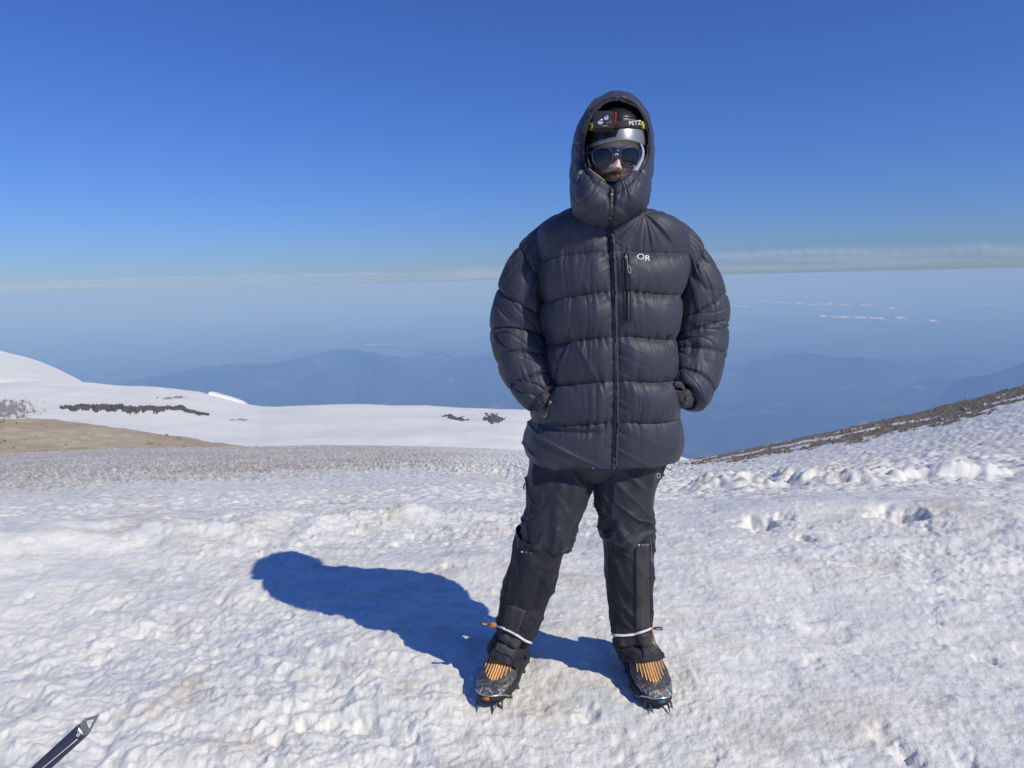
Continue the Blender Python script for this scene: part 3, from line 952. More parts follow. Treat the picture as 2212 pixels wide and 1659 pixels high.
FONT_CACHE = {}
def lettering(name, bvh, text, u, v, height_px, parent, mat, slope=0.0, stretch=1.0, lift=.0012, gap=1.0, depth=.0006, shear=0.0):
    """letters laid on a surface, centred at the survey bearing (u, v)"""
    cu = bpy.data.curves.new('tmp_text', 'FONT')
    cu.body = text; cu.size = 1.0; cu.align_x = 'CENTER'; cu.align_y = 'CENTER'; cu.space_character = gap; cu.shear = shear
    cu.resolution_u = 3
    to = bpy.data.objects.new('tmp_text', cu); COL.objects.link(to)
    dg = bpy.context.evaluated_depsgraph_get()
    me = bpy.data.meshes.new_from_object(to.evaluated_get(dg))
    bpy.data.objects.remove(to); bpy.data.curves.remove(cu)
    bm = bmesh.new(); bm.from_mesh(me); bpy.data.meshes.remove(me)
    bmesh.ops.subdivide_edges(bm, edges=[e for e in bm.edges if e.calc_length() > .25], cuts=2)
    s = height_px / .72
    cs, sn = math.cos(slope), math.sin(slope)
    bad = []
    for w_ in bm.verts:
        x, y = w_.co.x * s * stretch, w_.co.y * s
        l, n = hit(bvh, u + x * cs + y * sn, v - y * cs + x * sn)
        if l is None: bad.append(w_); continue
        w_.co = l + n * lift
    if bad: bmesh.ops.delete(bm, geom=bad, context='VERTS')
    ex = bmesh.ops.extrude_face_region(bm, geom=list(bm.faces))
    for g in ex['geom']:
        if isinstance(g, bmesh.types.BMVert):
            d = (CAMP - g.co).normalized(); g.co += d * depth
    return bm_obj(name, bm, mat, parent, smooth=False)

# ================================================================ person
person = bpy.data.objects.new('person', None); COL.objects.link(person)
person.empty_display_size = .3
PX, PY = .215, 2.30
person.location = (PX, PY, 0)
tag(person, 'person in a hooded charcoal puffer jacket, dark sunglasses and striped climbing boots, hands in pockets', 'person')
bpy.context.view_layer.update()
class _Par:
    """children keep world coordinates: their parent inverse undoes the person's place"""
    pass
def adopt(o, parent):
    o.parent = parent
    o.matrix_parent_inverse = parent.matrix_world.inverted()
    return o

# ---------------------------------------------------------------- jacket body
rows = [  # v, left u, right u, Y of the middle, depth in front, depth behind
    (447, 1262, 1378, 2.33, .085, .085),
    (455, 1228, 1408, 2.33, .100, .100),
    (465, 1203, 1438, 2.33, .112, .112),
    (480, 1180, 1466, 2.33, .124, .125),
    (500, 1166, 1482, 2.33, .134, .135),
    (525, 1162, 1486, 2.33, .142, .142),
    (560, 1166, 1482, 2.325, .148, .146),
    (610, 1172, 1474, 2.32, .154, .148),
    (670, 1176, 1464, 2.315, .158, .145),
    (735, 1184, 1456, 2.31, .162, .142),
    (790, 1186, 1454, 2.31, .165, .142),
    (840, 1176, 1458, 2.31, .166, .146),
    (885, 1158, 1463, 2.31, .163, .150),
    (920, 1147, 1466, 2.31, .158, .150),
    (950, 1140, 1468, 2.31, .153, .148),
    (976, 1140, 1465, 2.31, .148, .144),
    (988, 1144, 1462, 2.31, .142, .140),
    (988, 1152, 1453, 2.31, .134, .132),
    (970, 1160, 1445, 2.31, .124, .122),
]
NPHI, NROW = 420, 520
Lp = np.array([at(r[1], r[0], r[3]) for r in rows]); Rp = np.array([at(r[2], r[0], r[3]) for r in rows])
bf = np.array([r[4] for r in rows]); bb = np.array([r[5] for r in rows])
Cc = crv((Lp + Rp) / 2, NROW); Aa = crv((Rp - Lp) / 2, NROW)
bfc = crv(bf[:, None], NROW)[:, 0]; bbc = crv(bb[:, None], NROW)[:, 0]
# denser sampling of the front: u parameter
tq = np.linspace(0, 1, NPHI, endpoint=False)
PHI = 2 * np.pi * tq + .62 * np.sin(2 * np.pi * tq * 1 + 0) * 0
# front (-pi .. 0 here means toward the camera) gets 70 % of the columns
PHI = np.where(tq < .7, np.pi + tq / .7 * np.pi, (tq - .7) / .3 * np.pi)
pw = 2.35
cs = np.sign(np.cos(PHI)) * np.abs(np.cos(PHI)) ** (2 / pw)
sn = np.sign(np.sin(PHI)) * np.abs(np.sin(PHI)) ** (2 / pw)
P = Cc[None] + cs[:, None, None] * Aa[None]
dep_ = np.where(sn[:, None] < 0, bfc[None], bbc[None]) * sn[:, None]
P[..., 1] += dep_
XX, ZZ = P[..., 0], P[..., 2]
front = sstep(.15, -.25, sn)[:, None] * np.ones((1, NROW))
SX = np.broadcast_to(cs[:, None], ZZ.shape)            # -1 viewer's left .. 1 viewer's right
# zip line (survey) and seam heights on the front
def zf(v, Y=2.15): return float(at(1325, v, Y)[2])
zz_u = [(430, 1319), (500, 1321), (640, 1327), (800, 1330), (1010, 1328)]
def zip_x(z):
    zs = [zf(v) for v, _ in zz_u]; xs = [float(at(u, v, 2.15)[0]) for v, u in zz_u]
    return np.interp(-z, [-q for q in zs], xs)
ZX = zip_x(ZZ)
DXZ = XX - ZX
seam_v = [(545, 8), (633, 14), (731, 12), (826, 9), (915, 8)]
hem_z = zf(1020)
arch = np.abs(SX) ** 2
seams = [zf(v) - d * .0016 * arch for v, d in seam_v]
seams = [zf(452) * np.ones_like(ZZ)] + seams + [np.full_like(ZZ, hem_z)]
wob = noise3(XX * 9, ZZ * 3, 0, 7) * .004
puff = np.zeros_like(ZZ); dist = np.full_like(ZZ, 1.0)
for i in range(len(seams) - 1):
    a, b = seams[i] + wob, seams[i + 1] + wob
    s = np.clip((a - ZZ) / (a - b), 0, 1)
    inside = (ZZ <= a) & (ZZ > b)
    sk = s ** .90
    amp = [.011, .024, .026, .026, .025, .017][i]
    puff = np.where(inside, amp * (4 * sk * (1 - sk)) ** .74, puff)
for k, sm in enumerate(seams[1:-1]):
    dist = np.minimum(dist, np.abs(ZZ - sm - wob))
side_fade = 1 - .55 * sstep(.80, 1.0, np.abs(SX)) * front
puff = puff * (.35 + .65 * sstep(0, .055, np.abs(DXZ) + (1 - front))) * side_fade
# gathers that run into each seam
gx = XX + .010 * noise3(XX * 22, ZZ * 10, 0, 21)
g = noise3(gx * 78, ZZ * 7, 0, 22) * .6 + noise3(gx * 150, ZZ * 14, 0, 23) * .4
gl = .016 + .030 * np.clip(noise3(XX * 24, ZZ * 4, 0, 24) + .3, 0, 1.3)
gr1 = ridged(gx * 42 + .3 * noise3(ZZ * 18, XX * 6, 0, 25), ZZ * 3.2, 0, 26, 2.2) - .3
gr2 = ridged(gx * 88, ZZ * 6.5, 0, 27, 2.2) - .3
gather = -(gr1 * .0048 * np.exp(-dist / (gl * 1.35)) + gr2 * .0034 * np.exp(-dist / (gl * .75))) + g * .0030 * np.exp(-dist / gl)
crink = (ridged(gx * 30 + ZZ * 9, ZZ * 12, 0, 28, 3) - .2) * -.0016 * sstep(-.2, .5, noise3(XX * 7, ZZ * 7, 0, 29))
# puckers either side of the zip
pz = ZZ * 1.0 + np.abs(DXZ) * .55
pk = noise3(pz * 62, np.sign(DXZ) * 3, 0, 31) * .6 + noise3(pz * 120, np.sign(DXZ) * 5, 0, 32) * .4
pucker = pk * .0048 * np.exp(-np.abs(DXZ) / .028) * front
# long soft tension folds
wx = XX * .8 + ZZ * .35
fold = (ridged(wx * 11 + 2, ZZ * 4.5, 0, 41, 4) - .15) * .005 + noise3(XX * 9, ZZ * 9, 0, 42) * .005 + noise3(XX * 24, ZZ * 18, 0, 43) * .0018
fan = np.zeros_like(ZZ)   # folds that fan from the collar on the lit shoulder
cx0, cz0 = float(at(1392, 462, 2.2)[0]), float(at(1392, 462, 2.2)[2])
rad = np.hypot(XX - cx0, ZZ - cz0); ang_ = np.arctan2(ZZ - cz0, XX - cx0)
fan = noise3(ang_ * 9, rad * 3, 0, 44) * .006 * np.exp(-((rad - .07) / .07) ** 2) * sstep(zf(560), zf(520), ZZ)
# vertical panel seams near the sides
pan = np.zeros_like(ZZ)
def groove(pts, depth, wid):
    vs = np.array([zf(v) for u, v in pts]); us_ = np.array([float(at(u, v, 2.19)[0]) for u, v in pts])
    o = np.argsort(vs)
    xq = np.interp(ZZ, vs[o], us_[o])
    inz = (ZZ <= vs.max()) & (ZZ >= vs.min())
    return -depth * np.exp(-((XX - xq) / wid) ** 2) * inz * front
pan += groove([(1180, 548), (1183, 640), (1195, 740), (1212, 800)], .007, .007)
pan += groove([(1228, 728), (1214, 780), (1200, 830), (1190, 885)], .010, .007)
pan += groove([(1440, 728), (1450, 780), (1456, 830), (1462, 880)], .010, .007)
# hem: drawn in folds towards the lower left
hemz = sstep(zf(905), zf(950), ZZ)
hemf = (ridged((XX * .55 + ZZ * 1.0) * 13, XX * 2.0, 0, 51, 3) - .2) * .007 * hemz * (.45 + .55 * sstep(.2, -.8, SX))
hemf += -.010 * np.exp(-((ZZ - (zf(934) + .05 * (SX + .35) ** 2)) / .010) ** 2) * sstep(-.05, -.25, SX) * sstep(-.95, -.6, SX) * front
zipgroove = -.010 * np.exp(-(DXZ / .0085) ** 2) * front
D = puff + gather + crink + pucker + fold * .9 + fan + pan + hemf + zipgroove
lastfade = sstep(NROW - 1, NROW - 70, np.arange(NROW))[None]
D = D * lastfade + 0
N = grid_normals(P, True, Cc[None])
P = P + N * D[..., None]
jacket = mesh_from('jacket', P.reshape(-1, 3), grid_faces(NPHI, NROW, True), M_NYLON)
adopt(jacket, person)

# ---------------------------------------------------------------- sleeves
def sleeve(st, seams_k, seed, left):
    L = Limb(st, 300, 190)
    K, S, TH, sx, sy = L.K, L.S, L.TH, L.sx, L.sy
    wob = noise3(sx * 1.2, sy * 1.2, K * .6, seed) * .12
    tilt = sx * .10 * (1 if left else -1)
    D = np.zeros_like(S); dist = np.full_like(S, 9.)
    ks = [0.0] + seams_k + [len(st) - 1.0]
    for a, b in zip(ks[:-1], ks[1:]):
        s = np.clip((K + wob + tilt - a) / (b - a), 0, 1)
        ins = (s > 0) & (s < 1)
        D = np.where(ins, .008 * (4 * s * (1 - s)) ** .5, D)
        if a > 0: dist = np.minimum(dist, np.abs(K + wob + tilt - a))
    g = noise3(TH * 9, K * .9, 0, seed + 1) * .6 + noise3(TH * 19, K * 1.6, 0, seed + 2) * .4
    D += g * .0046 * np.exp(-dist / .38)
    D -= .0035 * np.exp(-(dist / .10) ** 2)
    # creases: slanting across the arm, strongest at the elbow and the cuff
    el = np.exp(-((K - 6.8) / 2.0) ** 2); cu_ = sstep(9.5, 11.5, K)
    q = S * 26 + sx * (1.0 if left else -1.0) * 1.6 + noise3(sx * .9, sy * .9, K * .4, seed + 3) * 1.0
    cr = ridged(q, sx * .7, sy * .7, seed + 4, 5.0)
    D -= (cr - .15) * (.002 + .008 * el + .006 * cu_) * (.35 + .65 * sstep(-.4, .5, noise3(sx * 1.3, sy * 1.3, K * .7, seed + 9)))
    up = 1 - sstep(3.5, 5.5, K)
    q2 = TH * 4.2 + K * .55
    D -= (ridged(q2, K * .5, 0, seed + 5, 3) - .2) * .006 * up * sstep(.4, 1.6, K)
    D += noise3(sx * 2.5, sy * 2.5, S * 12, seed + 6) * .0030 + noise3(sx * 7, sy * 7, S * 34, seed + 7) * .0009
    # the end turns in at the cuff
    D -= .016 * sstep(len(st) - 1.5, len(st) - 1.0, K)
    L.displace(D)
    # turn the cuff inside
    endC = L.C[-1]
    extra = []
    for q_, back in ((.86, .0), (.74, .012), (.70, .035)):
        extra.append(endC + (L.P[:, -1] - endC) * q_ - L.T[-1] * back)
    L.P = np.concatenate([L.P, np.stack(extra, 1)], 1)
    o = L.build('sleeve', M_NYLON, None)
    return adopt(o, person), L
st_l = [(1205, 462, 1236, 540, 2.345, .9), (1163, 494, 1192, 566, 2.36, 1.0), (1130, 526, 1180, 604, 2.37, 1.05), (1104, 562, 1178, 640, 2.375, 1.1),
        (1083, 604, 1177, 672, 2.38, 1.1), (1071, 646, 1176, 696, 2.38, 1.1), (1063, 686, 1174, 716, 2.375, 1.1), (1061, 720, 1174, 738, 2.365, 1.05),
        (1068, 762, 1178, 762, 2.34, 1.05), (1083, 804, 1187, 788, 2.315, 1.0), (1105, 842, 1194, 812, 2.285, .95), (1128, 870, 1196, 832, 2.262, .95), (1152, 892, 1190, 850, 2.245, 1.0)]
st_r = [(1428, 460, 1402, 540, 2.345, .9), (1466, 482, 1446, 562, 2.36, 1.0), (1499, 512, 1462, 602, 2.37, 1.05), (1528, 556, 1460, 640, 2.375, 1.1),
        (1551, 602, 1457, 676, 2.38, 1.1), (1564, 642, 1455, 702, 2.38, 1.1), (1569, 684, 1454, 724, 2.375, 1.1), (1569, 730, 1452, 746, 2.365, 1.05),
        (1562, 776, 1450, 768, 2.34, 1.05), (1551, 814, 1448, 788, 2.315, 1.0), (1538, 846, 1449, 804, 2.285, .95), (1522, 872, 1452, 816, 2.262, .95), (1502, 893, 1459, 830, 2.245, 1.0)]
sl_l, LL = sleeve(st_l, [2.3, 4.6, 6.9, 8.5, 10.0], 61, True)
sl_r, LR_ = sleeve(st_r, [2.4, 4.7, 6.2, 8.0, 10.3], 81, False)

# ---------------------------------------------------------------- hood
RIM = [(1329, 215), (1352, 218), (1370, 226), (1384, 240), (1393, 257), (1400, 284), (1402, 310), (1398, 336), (1387, 358), (1366, 373), (1345, 388), (1331, 398), (1322, 405), (1313, 398), (1296, 386), (1278, 371),
       (1266, 358), (1261, 336), (1262, 300), (1269, 270), (1280, 247), (1299, 228), (1315, 218)]
SIL = [(1323, 196), (1350, 199), (1370, 207), (1390, 225), (1405, 250), (1412, 281), (1414, 310), (1412, 350), (1409, 389), (1405, 430), (1400, 448), (1388, 463), (1368, 480), (1345, 493), (1318, 504), (1284, 500), (1256, 488),
       (1237, 470), (1230, 447), (1228, 410), (1229, 380), (1232, 345), (1237, 300), (1248, 266), (1266, 235), (1285, 214), (1304, 202)]
def by_angle(loop, c, n):
    p = np.array(loop, float)
    a = np.arctan2(-(p[:, 1] - c[1]), p[:, 0] - c[0])
    a = np.unwrap(np.r_[a, a[0]])
    if a[-1] < a[0]: a = a[::-1]; p = np.r_[p, p[:1]][::-1]
    else: p = np.r_[p, p[:1]]
    a0 = a[0]
    # smooth closed interpolation
    k = len(p) - 1
    dense = []
    for i in range(k):
        p0, p1, p2, p3 = p[(i - 1) % k], p[i], p[i + 1], p[(i + 2) % k]
        for f in np.linspace(0, 1, 12, endpoint=False):
            dense.append(.5 * (2 * p1 + (p2 - p0) * f + (2 * p0 - 5 * p1 + 4 * p2 - p3) * f * f + (3 * p1 - p0 - 3 * p2 + p3) * f ** 3))
    d = np.array(dense)
    ad = np.arctan2(-(d[:, 1] - c[1]), d[:, 0] - c[0])
    o = np.argsort(ad); ad = ad[o]; d = d[o]
    th = np.linspace(-np.pi, np.pi, n, endpoint=False)
    ax = np.r_[ad - 2 * np.pi, ad, ad + 2 * np.pi]
    return th, np.interp(th, ax, np.tile(d[:, 0], 3)), np.interp(th, ax, np.tile(d[:, 1], 3))
NH = 260
HC = (1324, 335)
th, ru, rv = by_angle(RIM, HC, NH)
_, su, sv = by_angle(SIL, HC, NH)
down = sstep(-.35, -.9, np.sin(th))              # 1 under the chin
sidew = np.abs(np.cos(th))
rimY = 2.238 - .006 * np.clip(np.sin(th), 0, 1) - .078 * sstep(-.15, -.95, np.sin(th))
silY = 2.335 - .075 * down
rings = []
# inside lining, from deep within to the rim
for q, yb in ((1.07, .16), (1.06, .09), (1.03, .035), (.995, .010)):
    uu_ = HC[0] + (ru - HC[0]) * q; vv_ = HC[1] + (rv - HC[1]) * q
    if True:
        rings.append(at(uu_, vv_, rimY + yb * (1 - .6 * down)))
n_in = len(rings)
NT = 64
for j in range(NT):
    t = j / (NT - 1)
    w = t ** 1.0
    bul = math.sin(math.pi * min(t * 1.0, 1) * .5)
    u_ = ru + (su - ru) * (math.sin(t * math.pi / 2) ** 1.15 if t < 1 else 1)
    v_ = rv + (sv - rv) * (math.sin(t * math.pi / 2) ** 1.15 if t < 1 else 1)
    Y = rimY + (silY - rimY) * (1 - math.cos(t * math.pi / 2)) ** .95 - .020 * math.sin(math.pi * min(1, t * 1.4)) * (t < .72) - .034 * down * math.sin(math.pi * t) ** .8
    rings.append(at(u_, v_, Y))
# the back of the hood
for q, yb in ((.97, .05), (.88, .11), (.70, .165), (.4, .20), (.05, .212)):
    u_ = HC[0] + (su - HC[0]) * q; v_ = HC[1] + (sv - HC[1]) * q
    rings.append(at(u_, v_, silY + yb * (1 - .35 * down)))
Pn = np.stack(rings, 1)
Th = np.broadcast_to(th[:, None], Pn.shape[:2]); Jt = np.broadcast_to(np.clip((np.arange(Pn.shape[1]) - n_in) / (NT - 1), 0, 1.2)[None], Pn.shape[:2])
Dn = np.broadcast_to(down[:, None], Pn.shape[:2])
mid = np.clip(Jt, 0, 1)
act = (np.arange(Pn.shape[1]) >= n_in)[None] & (Jt <= 1.0)
xx, zz = Pn[..., 0], Pn[..., 2]
D = np.zeros(Pn.shape[:2])
D += noise3(Th * 2.2, mid * 1.6, 0, 101) * .0040 * mid + noise3(Th * 9, mid * 2.2, 0, 102) * .0014
D -= (ridged(Th * 7.5 + mid * 1.6, mid * 1.6, 0, 103, 3) - .2) * .0042 * np.exp(-((mid - .22) / .25) ** 2)
# folds pulled round the collar towards the chin
q = zz * 34 + np.abs(xx - float(at(1322, 440, 2.13)[0])) * 16
D -= (ridged(q, xx * 4, 0, 104, 3) - .22) * .0050 * Dn * sstep(.12, .4, mid)
rimseam = -.006 * np.exp(-((mid - .13) / .035) ** 2)
D -= (ridged(Th * 15 + mid * 3, mid * 1.4, 0, 105, 3) - .2) * .0034 * np.exp(-((mid - .10) / .16) ** 2) + (ridged(Th * 10 + mid * 5, mid * 2.5, 0, 106, 4) - .15) * .0030 * sstep(.15, .5, mid)
D += rimseam * (1 - .4 * Dn) + .006 * np.exp(-((mid - .05) / .05) ** 2)
# the zip groove below the chin
zc = zip_x(zz)
D += -.009 * np.exp(-((xx - zc) / .008) ** 2) * Dn
D += -.014 * np.exp(-((mid - 1.0) / .10) ** 2) * Dn
Nn = grid_normals(Pn, True, np.array(at(HC[0], HC[1], 2.33))[None, None])
Pn = Pn + Nn * (D * act)[..., None]
hood = mesh_from('hood', Pn.reshape(-1, 3), grid_faces(NH, Pn.shape[1], True), [M_NYLON, M_LINING])
mi = np.zeros(NH * (Pn.shape[1] - 1), dtype=np.int32)
mi.reshape(NH, -1)[:, :n_in - 1] = 1
hood.data.polygons.foreach_set('material_index', mi)
adopt(hood, person)
B_HOOD = bvh_of(hood); B_JACKET = bvh_of(jacket)
B_TOP = bvh_of(hood, jacket); B_ALL = bvh_of(hood, jacket, sl_l, sl_r)

def sub(o, parent):
    return adopt(o, parent)

# ---------------------------------------------------------------- zips and print on the jacket
def zipper(name, bvh, px, parent, wt, wz, n=60):
    z = strip(name, bvh, px, wt, .006, M_ZIP, None, n, .0015, 10); adopt(z, parent)
    pp = crv(px, n * 3)
    pts, nor = on_surface(bvh, pp, .0045)
    bm = bmesh.new()
    for i in range(0, len(pts) - 1):
        t = (pts[min(i + 1, len(pts) - 1)] - pts[i]); 
        if t.length < 1e-6: continue
        t.normalize(); b = t.cross(nor[i]).normalized()
        o_ = pts[i] + b * (wz * .25 if i % 2 else -wz * .25)
        h = (pts[min(i + 1, len(pts) - 1)] - pts[i]).length * .42
        vs = [bm.verts.new(o_ + b * (sx_ * wz * .5) + t * (sy_ * h) + nor[i] * k) for k in (0, .0012) for sx_, sy_ in ((-1, -1), (1, -1), (1, 1), (-1, 1))]
        for f in ((4, 5, 6, 7), (0, 1, 5, 4), (1, 2, 6, 5), (2, 3, 7, 6), (3, 0, 4, 7)): bm.faces.new([vs[k] for k in f])
    te = bm_obj('zip_teeth', bm, M_ZIPTEETH, None, smooth=False); te['kind'] = 'stuff'; adopt(te, z)
    return z
def pull(bvh, u, v, u2, v2, parent, wpx=7):
    """slider with a long loop-shaped pull"""
    while hit(bvh, u2, v2)[0] is None and v2 > v - 60: v2 -= 2; v -= 2
    a, na = hit(bvh, u, v); b, nb = hit(bvh, u2, v2)
    a = a + na * .006; b = b + nb * .009
    bm = bmesh.new()
    t = (b - a); L_ = t.length; t.normalize(); s = t.cross(na).normalized()
    tube(bm, [a - t * .008, a + t * .002], .0048, 8, .7, up=[na, na])
    w_ = .0042
    p1 = a + t * L_ * .42
    tube(bm, [a, p1], .0017, 6)
    loop = [p1, p1 + t * L_ * .12 + s * w_ * .6, b - t * L_ * .16 + s * w_, b + s * w_ * .7, b - s * w_ * .7, b - t * L_ * .16 - s * w_, p1 + t * L_ * .12 - s * w_ * .6, p1]
    tube(bm, loop, .0019, 6)
    tube(bm, [b - t * L_ * .12, b + t * .001], .0040, 8, .55, up=[nb, nb])
    return adopt(bm_obj('zip_pull', bm, M_PULL, None), parent)
zp = zipper('front_zip', B_TOP, [(1321, 409), (1320, 440), (1319, 470), (1318, 492)], hood, .016, .0055, 26)
pull(B_TOP, 1321, 424, 1320, 466, zp)
zp2 = zipper('front_zip', B_JACKET, [(1321, 506), (1323, 545), (1326, 600), (1328, 680), (1330, 770), (1331, 850), (1330, 930), (1328, 1006)], jacket, .017, .0055, 90)
pull(B_JACKET, 1329, 992, 1329, 1008, zp2)
# flaps that stand up beside the zip
for s_ in (-1, 1):
    f = strip('zip_flap', B_JACKET, [(u + s_ * (5.5 if s_ > 0 else 5.0), v) for u, v in [(1321, 508), (1323, 545), (1326, 600), (1328, 680), (1330, 770), (1331, 850), (1330, 930), (1328, 1006)]], .0055, .010, M_NYLON, None, 90, .001)
    adopt(f, jacket)
cp = zipper('pocket_zip', B_JACKET, [(1352, 548), (1354, 580), (1356, 620), (1357, 660), (1357, 691)], jacket, .012, .0045, 40)
pull(B_JACKET, 1353, 560, 1360, 592, cp)
for du in (-6.5, 6.5):
    f = strip('pocket_edge', B_JACKET, [(1352 + du, 547), (1355 + du, 600), (1357 + du, 660), (1357 + du, 693)], .0035, .004, M_NYLON, None, 40, .0005); adopt(f, jacket)
o = lettering('chest_logo', B_JACKET, 'O', 1384, 555.5, 12.5, None, M_WHITE, .05, 1.25); adopt(o, jacket)
o = lettering('chest_logo', B_JACKET, 'R', 1398.5, 558.5, 12.5, None, M_WHITE, .05, 1.15); adopt(o, jacket)
B_SL = bvh_of(sl_l); B_SR = bvh_of(sl_r)
cl = strip('cuff_label', B_SR, [(1486, 845), (1492, 855), (1499, 868)], .006, .0016, M_STRAP, None, 10, .0006); adopt(cl, sl_r)
o = lettering('cuff_print', B_SR, 'OUTDOOR', 1493, 857, 3.4, None, M_WHITE, math.radians(58), 1.15, .0024); adopt(o, sl_r)
# drawcord ends at the hood edge and the left pocket
def cord_lock(bvh, a, b, parent, name='cord_lock'):
    pa, na = hit(bvh, *a); pb, nb = hit(bvh, *b)
    bm = bmesh.new()
    tube(bm, [pa + na * .003, pb + nb * .003], [.0045, .0062], 8, .8, up=[na, nb])
    tube(bm, [pb + nb * .004, pb + nb * .006 + Vector((.004, 0, -.012)), pb + nb * .004 + Vector((-.004, 0, -.016)), pb + nb * .003], .0012, 5)
    return adopt(bm_obj(name, bm, M_PULL, None), parent)
cord_lock(B_HOOD, (1256, 372), (1251, 379), hood)
cord_lock(B_HOOD, (1383, 369), (1389, 374), hood)
pz_ = zipper('hand_pocket_zip', B_JACKET, [(1192, 868), (1186, 880), (1181, 893), (1177, 905)], jacket, .011, .004, 14)
pull(B_JACKET, 1190, 872, 1180, 900, pz_)
bl = strip('blue_tab', B_JACKET, [(1281, 1008), (1281, 1011)], .006, .004, M_BLUE, None, 4, .001) if hit(B_JACKET, 1281, 1008)[0] is not None else None
if bl: adopt(bl, jacket)

# ---------------------------------------------------------------- trousers
def trouser(st, seed, left):
    L = Limb(st, 240, 150)
    K, S, TH, sx, sy = L.K, L.S, L.TH, L.sx, L.sy
    sg = 1 if left else -1
    q = S * 17 + sx * sg * 1.9 + noise3(sx * 1.3, sy * 1.3, S * 5, seed) * 1.3
    kn = np.exp(-((K - 6.2) / 1.5) ** 2); cr = np.exp(-((K - 2.2) / 1.1) ** 2)
    D = (ridged(q, sx, sy, seed + 1, 3) - .25) * (.004 + .010 * kn + .006 * cr)
    D += noise3(sx * 2, sy * 2, S * 9, seed + 2) * .007 + noise3(sx * 5, sy * 5, S * 22, seed + 3) * .003
    q2 = S * 30 - sx * sg * 1.2
    D += (ridged(q2, sx * 1.5, sy * 1.5, seed + 4, 4) - .15) * .009 * kn
    D += .010 * np.exp(-((K - 6.7) / .45) ** 2)
    L.displace(D)
    return L.build('trouser_leg', M_PANT, None), L
pl_l = [(1142, 930, 1312, 940, 2.315, .85), (1141, 965, 1300, 972, 2.312, .85), (1140, 1000, 1288, 1010, 2.308, .85), (1134, 1045, 1279, 1052, 2.30, .9), (1135, 1085, 1265, 1092, 2.29, .92),
        (1131, 1118, 1250, 1128, 2.28, .95), (1128, 1144, 1238, 1160, 2.272, .98), (1134, 1164, 1224, 1183, 2.268, 1.0), (1146, 1178, 1207, 1196, 2.268, 1.05), (1152, 1184, 1196, 1200, 2.27, 1.0), (1142, 1220, 1188, 1232, 2.28, 1.0)]
pl_r = [(1450, 930, 1285, 940, 2.315, .85), (1446, 965, 1281, 972, 2.312, .85), (1434, 1005, 1280, 1012, 2.308, .85), (1421, 1045, 1281, 1050, 2.30, .9), (1414, 1080, 1284, 1085, 2.295, .95),
        (1412, 1108, 1291, 1112, 2.29, .98), (1406, 1134, 1298, 1138, 2.285, 1.0), (1400, 1154, 1302, 1160, 2.282, 1.0), (1393, 1170, 1307, 1174, 2.282, 1.0), (1388, 1182, 1314, 1184, 2.285, 1.0), (1386, 1220, 1318, 1220, 2.30, 1.0)]
tl, TL_ = trouser(pl_l, 131, True); adopt(tl, person)
tr_, TR_ = trouser(pl_r, 151, False); adopt(tr_, person)
ST_ = Limb([(1150, 900, 1444, 900, 2.315, .62), (1148, 950, 1442, 950, 2.315, .60), (1160, 990, 1428, 990, 2.312, .58), (1196, 1018, 1380, 1018, 2.31, .62), (1238, 1036, 1326, 1036, 2.31, .7), (1266, 1046, 1296, 1046, 2.31, .8)], 60, 60)
ST_.P = np.concatenate([ST_.P, np.repeat(ST_.P[:, -1].mean(0)[None, None], ST_.P.shape[0], 0)], 1)
ST_ = ST_.build('trouser_seat', M_PANT, None); adopt(ST_, person)
B_TR = bvh_of(tr_)
# printed ring on the thigh, side zip end
ringpx = [(1425 + 3.2 * math.cos(a) + 1.5 * math.sin(a), 1027 + 5.2 * math.sin(a) - 1.6 * math.cos(a)) for a in np.linspace(0, 2 * math.pi, 15)]
pts, nor = on_surface(B_TR, [(u - 3, v) for u, v in ringpx], .001)
bm = bmesh.new(); tube(bm, pts, .0009, 5, cap=False) if len(pts) > 4 else None
adopt(bm_obj('thigh_print', bm, M_WHITE, None), tr_)
B_TL = bvh_of(tl)
bm = bmesh.new()
a = Vector(at(1134, 1044, 2.30)); b = Vector(at(1132, 1058, 2.30))
tube(bm, [a, (a + b) / 2 + Vector((-.003, 0, 0)), b], [.002, .0026, .002], 6)
adopt(bm_obj('zip_pull', bm, M_ZIP, None), tl)

# ---------------------------------------------------------------- gaiters
def gaiter(st, seed, left):
    L = Limb(st, 260, 150, 2.3)
    K, S, TH, sx, sy = L.K, L.S, L.TH, L.sx, L.sy
    sg = 1 if left else -1
    D = noise3(sx * 1.6, sy * 1.6, S * 8, seed) * .008 + noise3(sx * 4, sy * 4, S * 18, seed + 1) * .0035
    q = S * 15 + sx * sg * 1.0 + noise3(sx, sy, S * 4, seed + 2)
    D += (ridged(q, sx * .8, sy * .8, seed + 3, 3) - .25) * .006
    cordk = 5.02 if left else 4.85
    D += -.010 * np.exp(-((K - cordk) / .16) ** 2)
    q2 = TH * 5 + S * 8
    D += (ridged(q2, S * 5, 0, seed + 4, 3) - .2) * .006 * np.exp(-((K - cordk) / .8) ** 2)
    D += .006 * sstep(len(st) - 1.4, len(st) - 1, K)
    D += .003 * np.exp(-((K - .05) / .1) ** 2)
    L.displace(D)
    # double edge at the top and bottom, so that the cloth has thickness
    C0, C1 = L.C[0], L.C[-1]
    top = [C0 + (L.P[:, 0] - C0) * q_ + L.T[0] * dd for q_, dd in ((.93, .05), (.965, .004))]
    bot = [C1 + (L.P[:, -1] - C1) * q_ - L.T[-1] * dd for q_, dd in ((.965, .0), (.93, .03))]
    L.P = np.concatenate([np.stack(top, 1), L.P, np.stack(bot, 1)], 1)
    o = L.build('gaiter', M_GAITER, None)
    return adopt(o, person), L
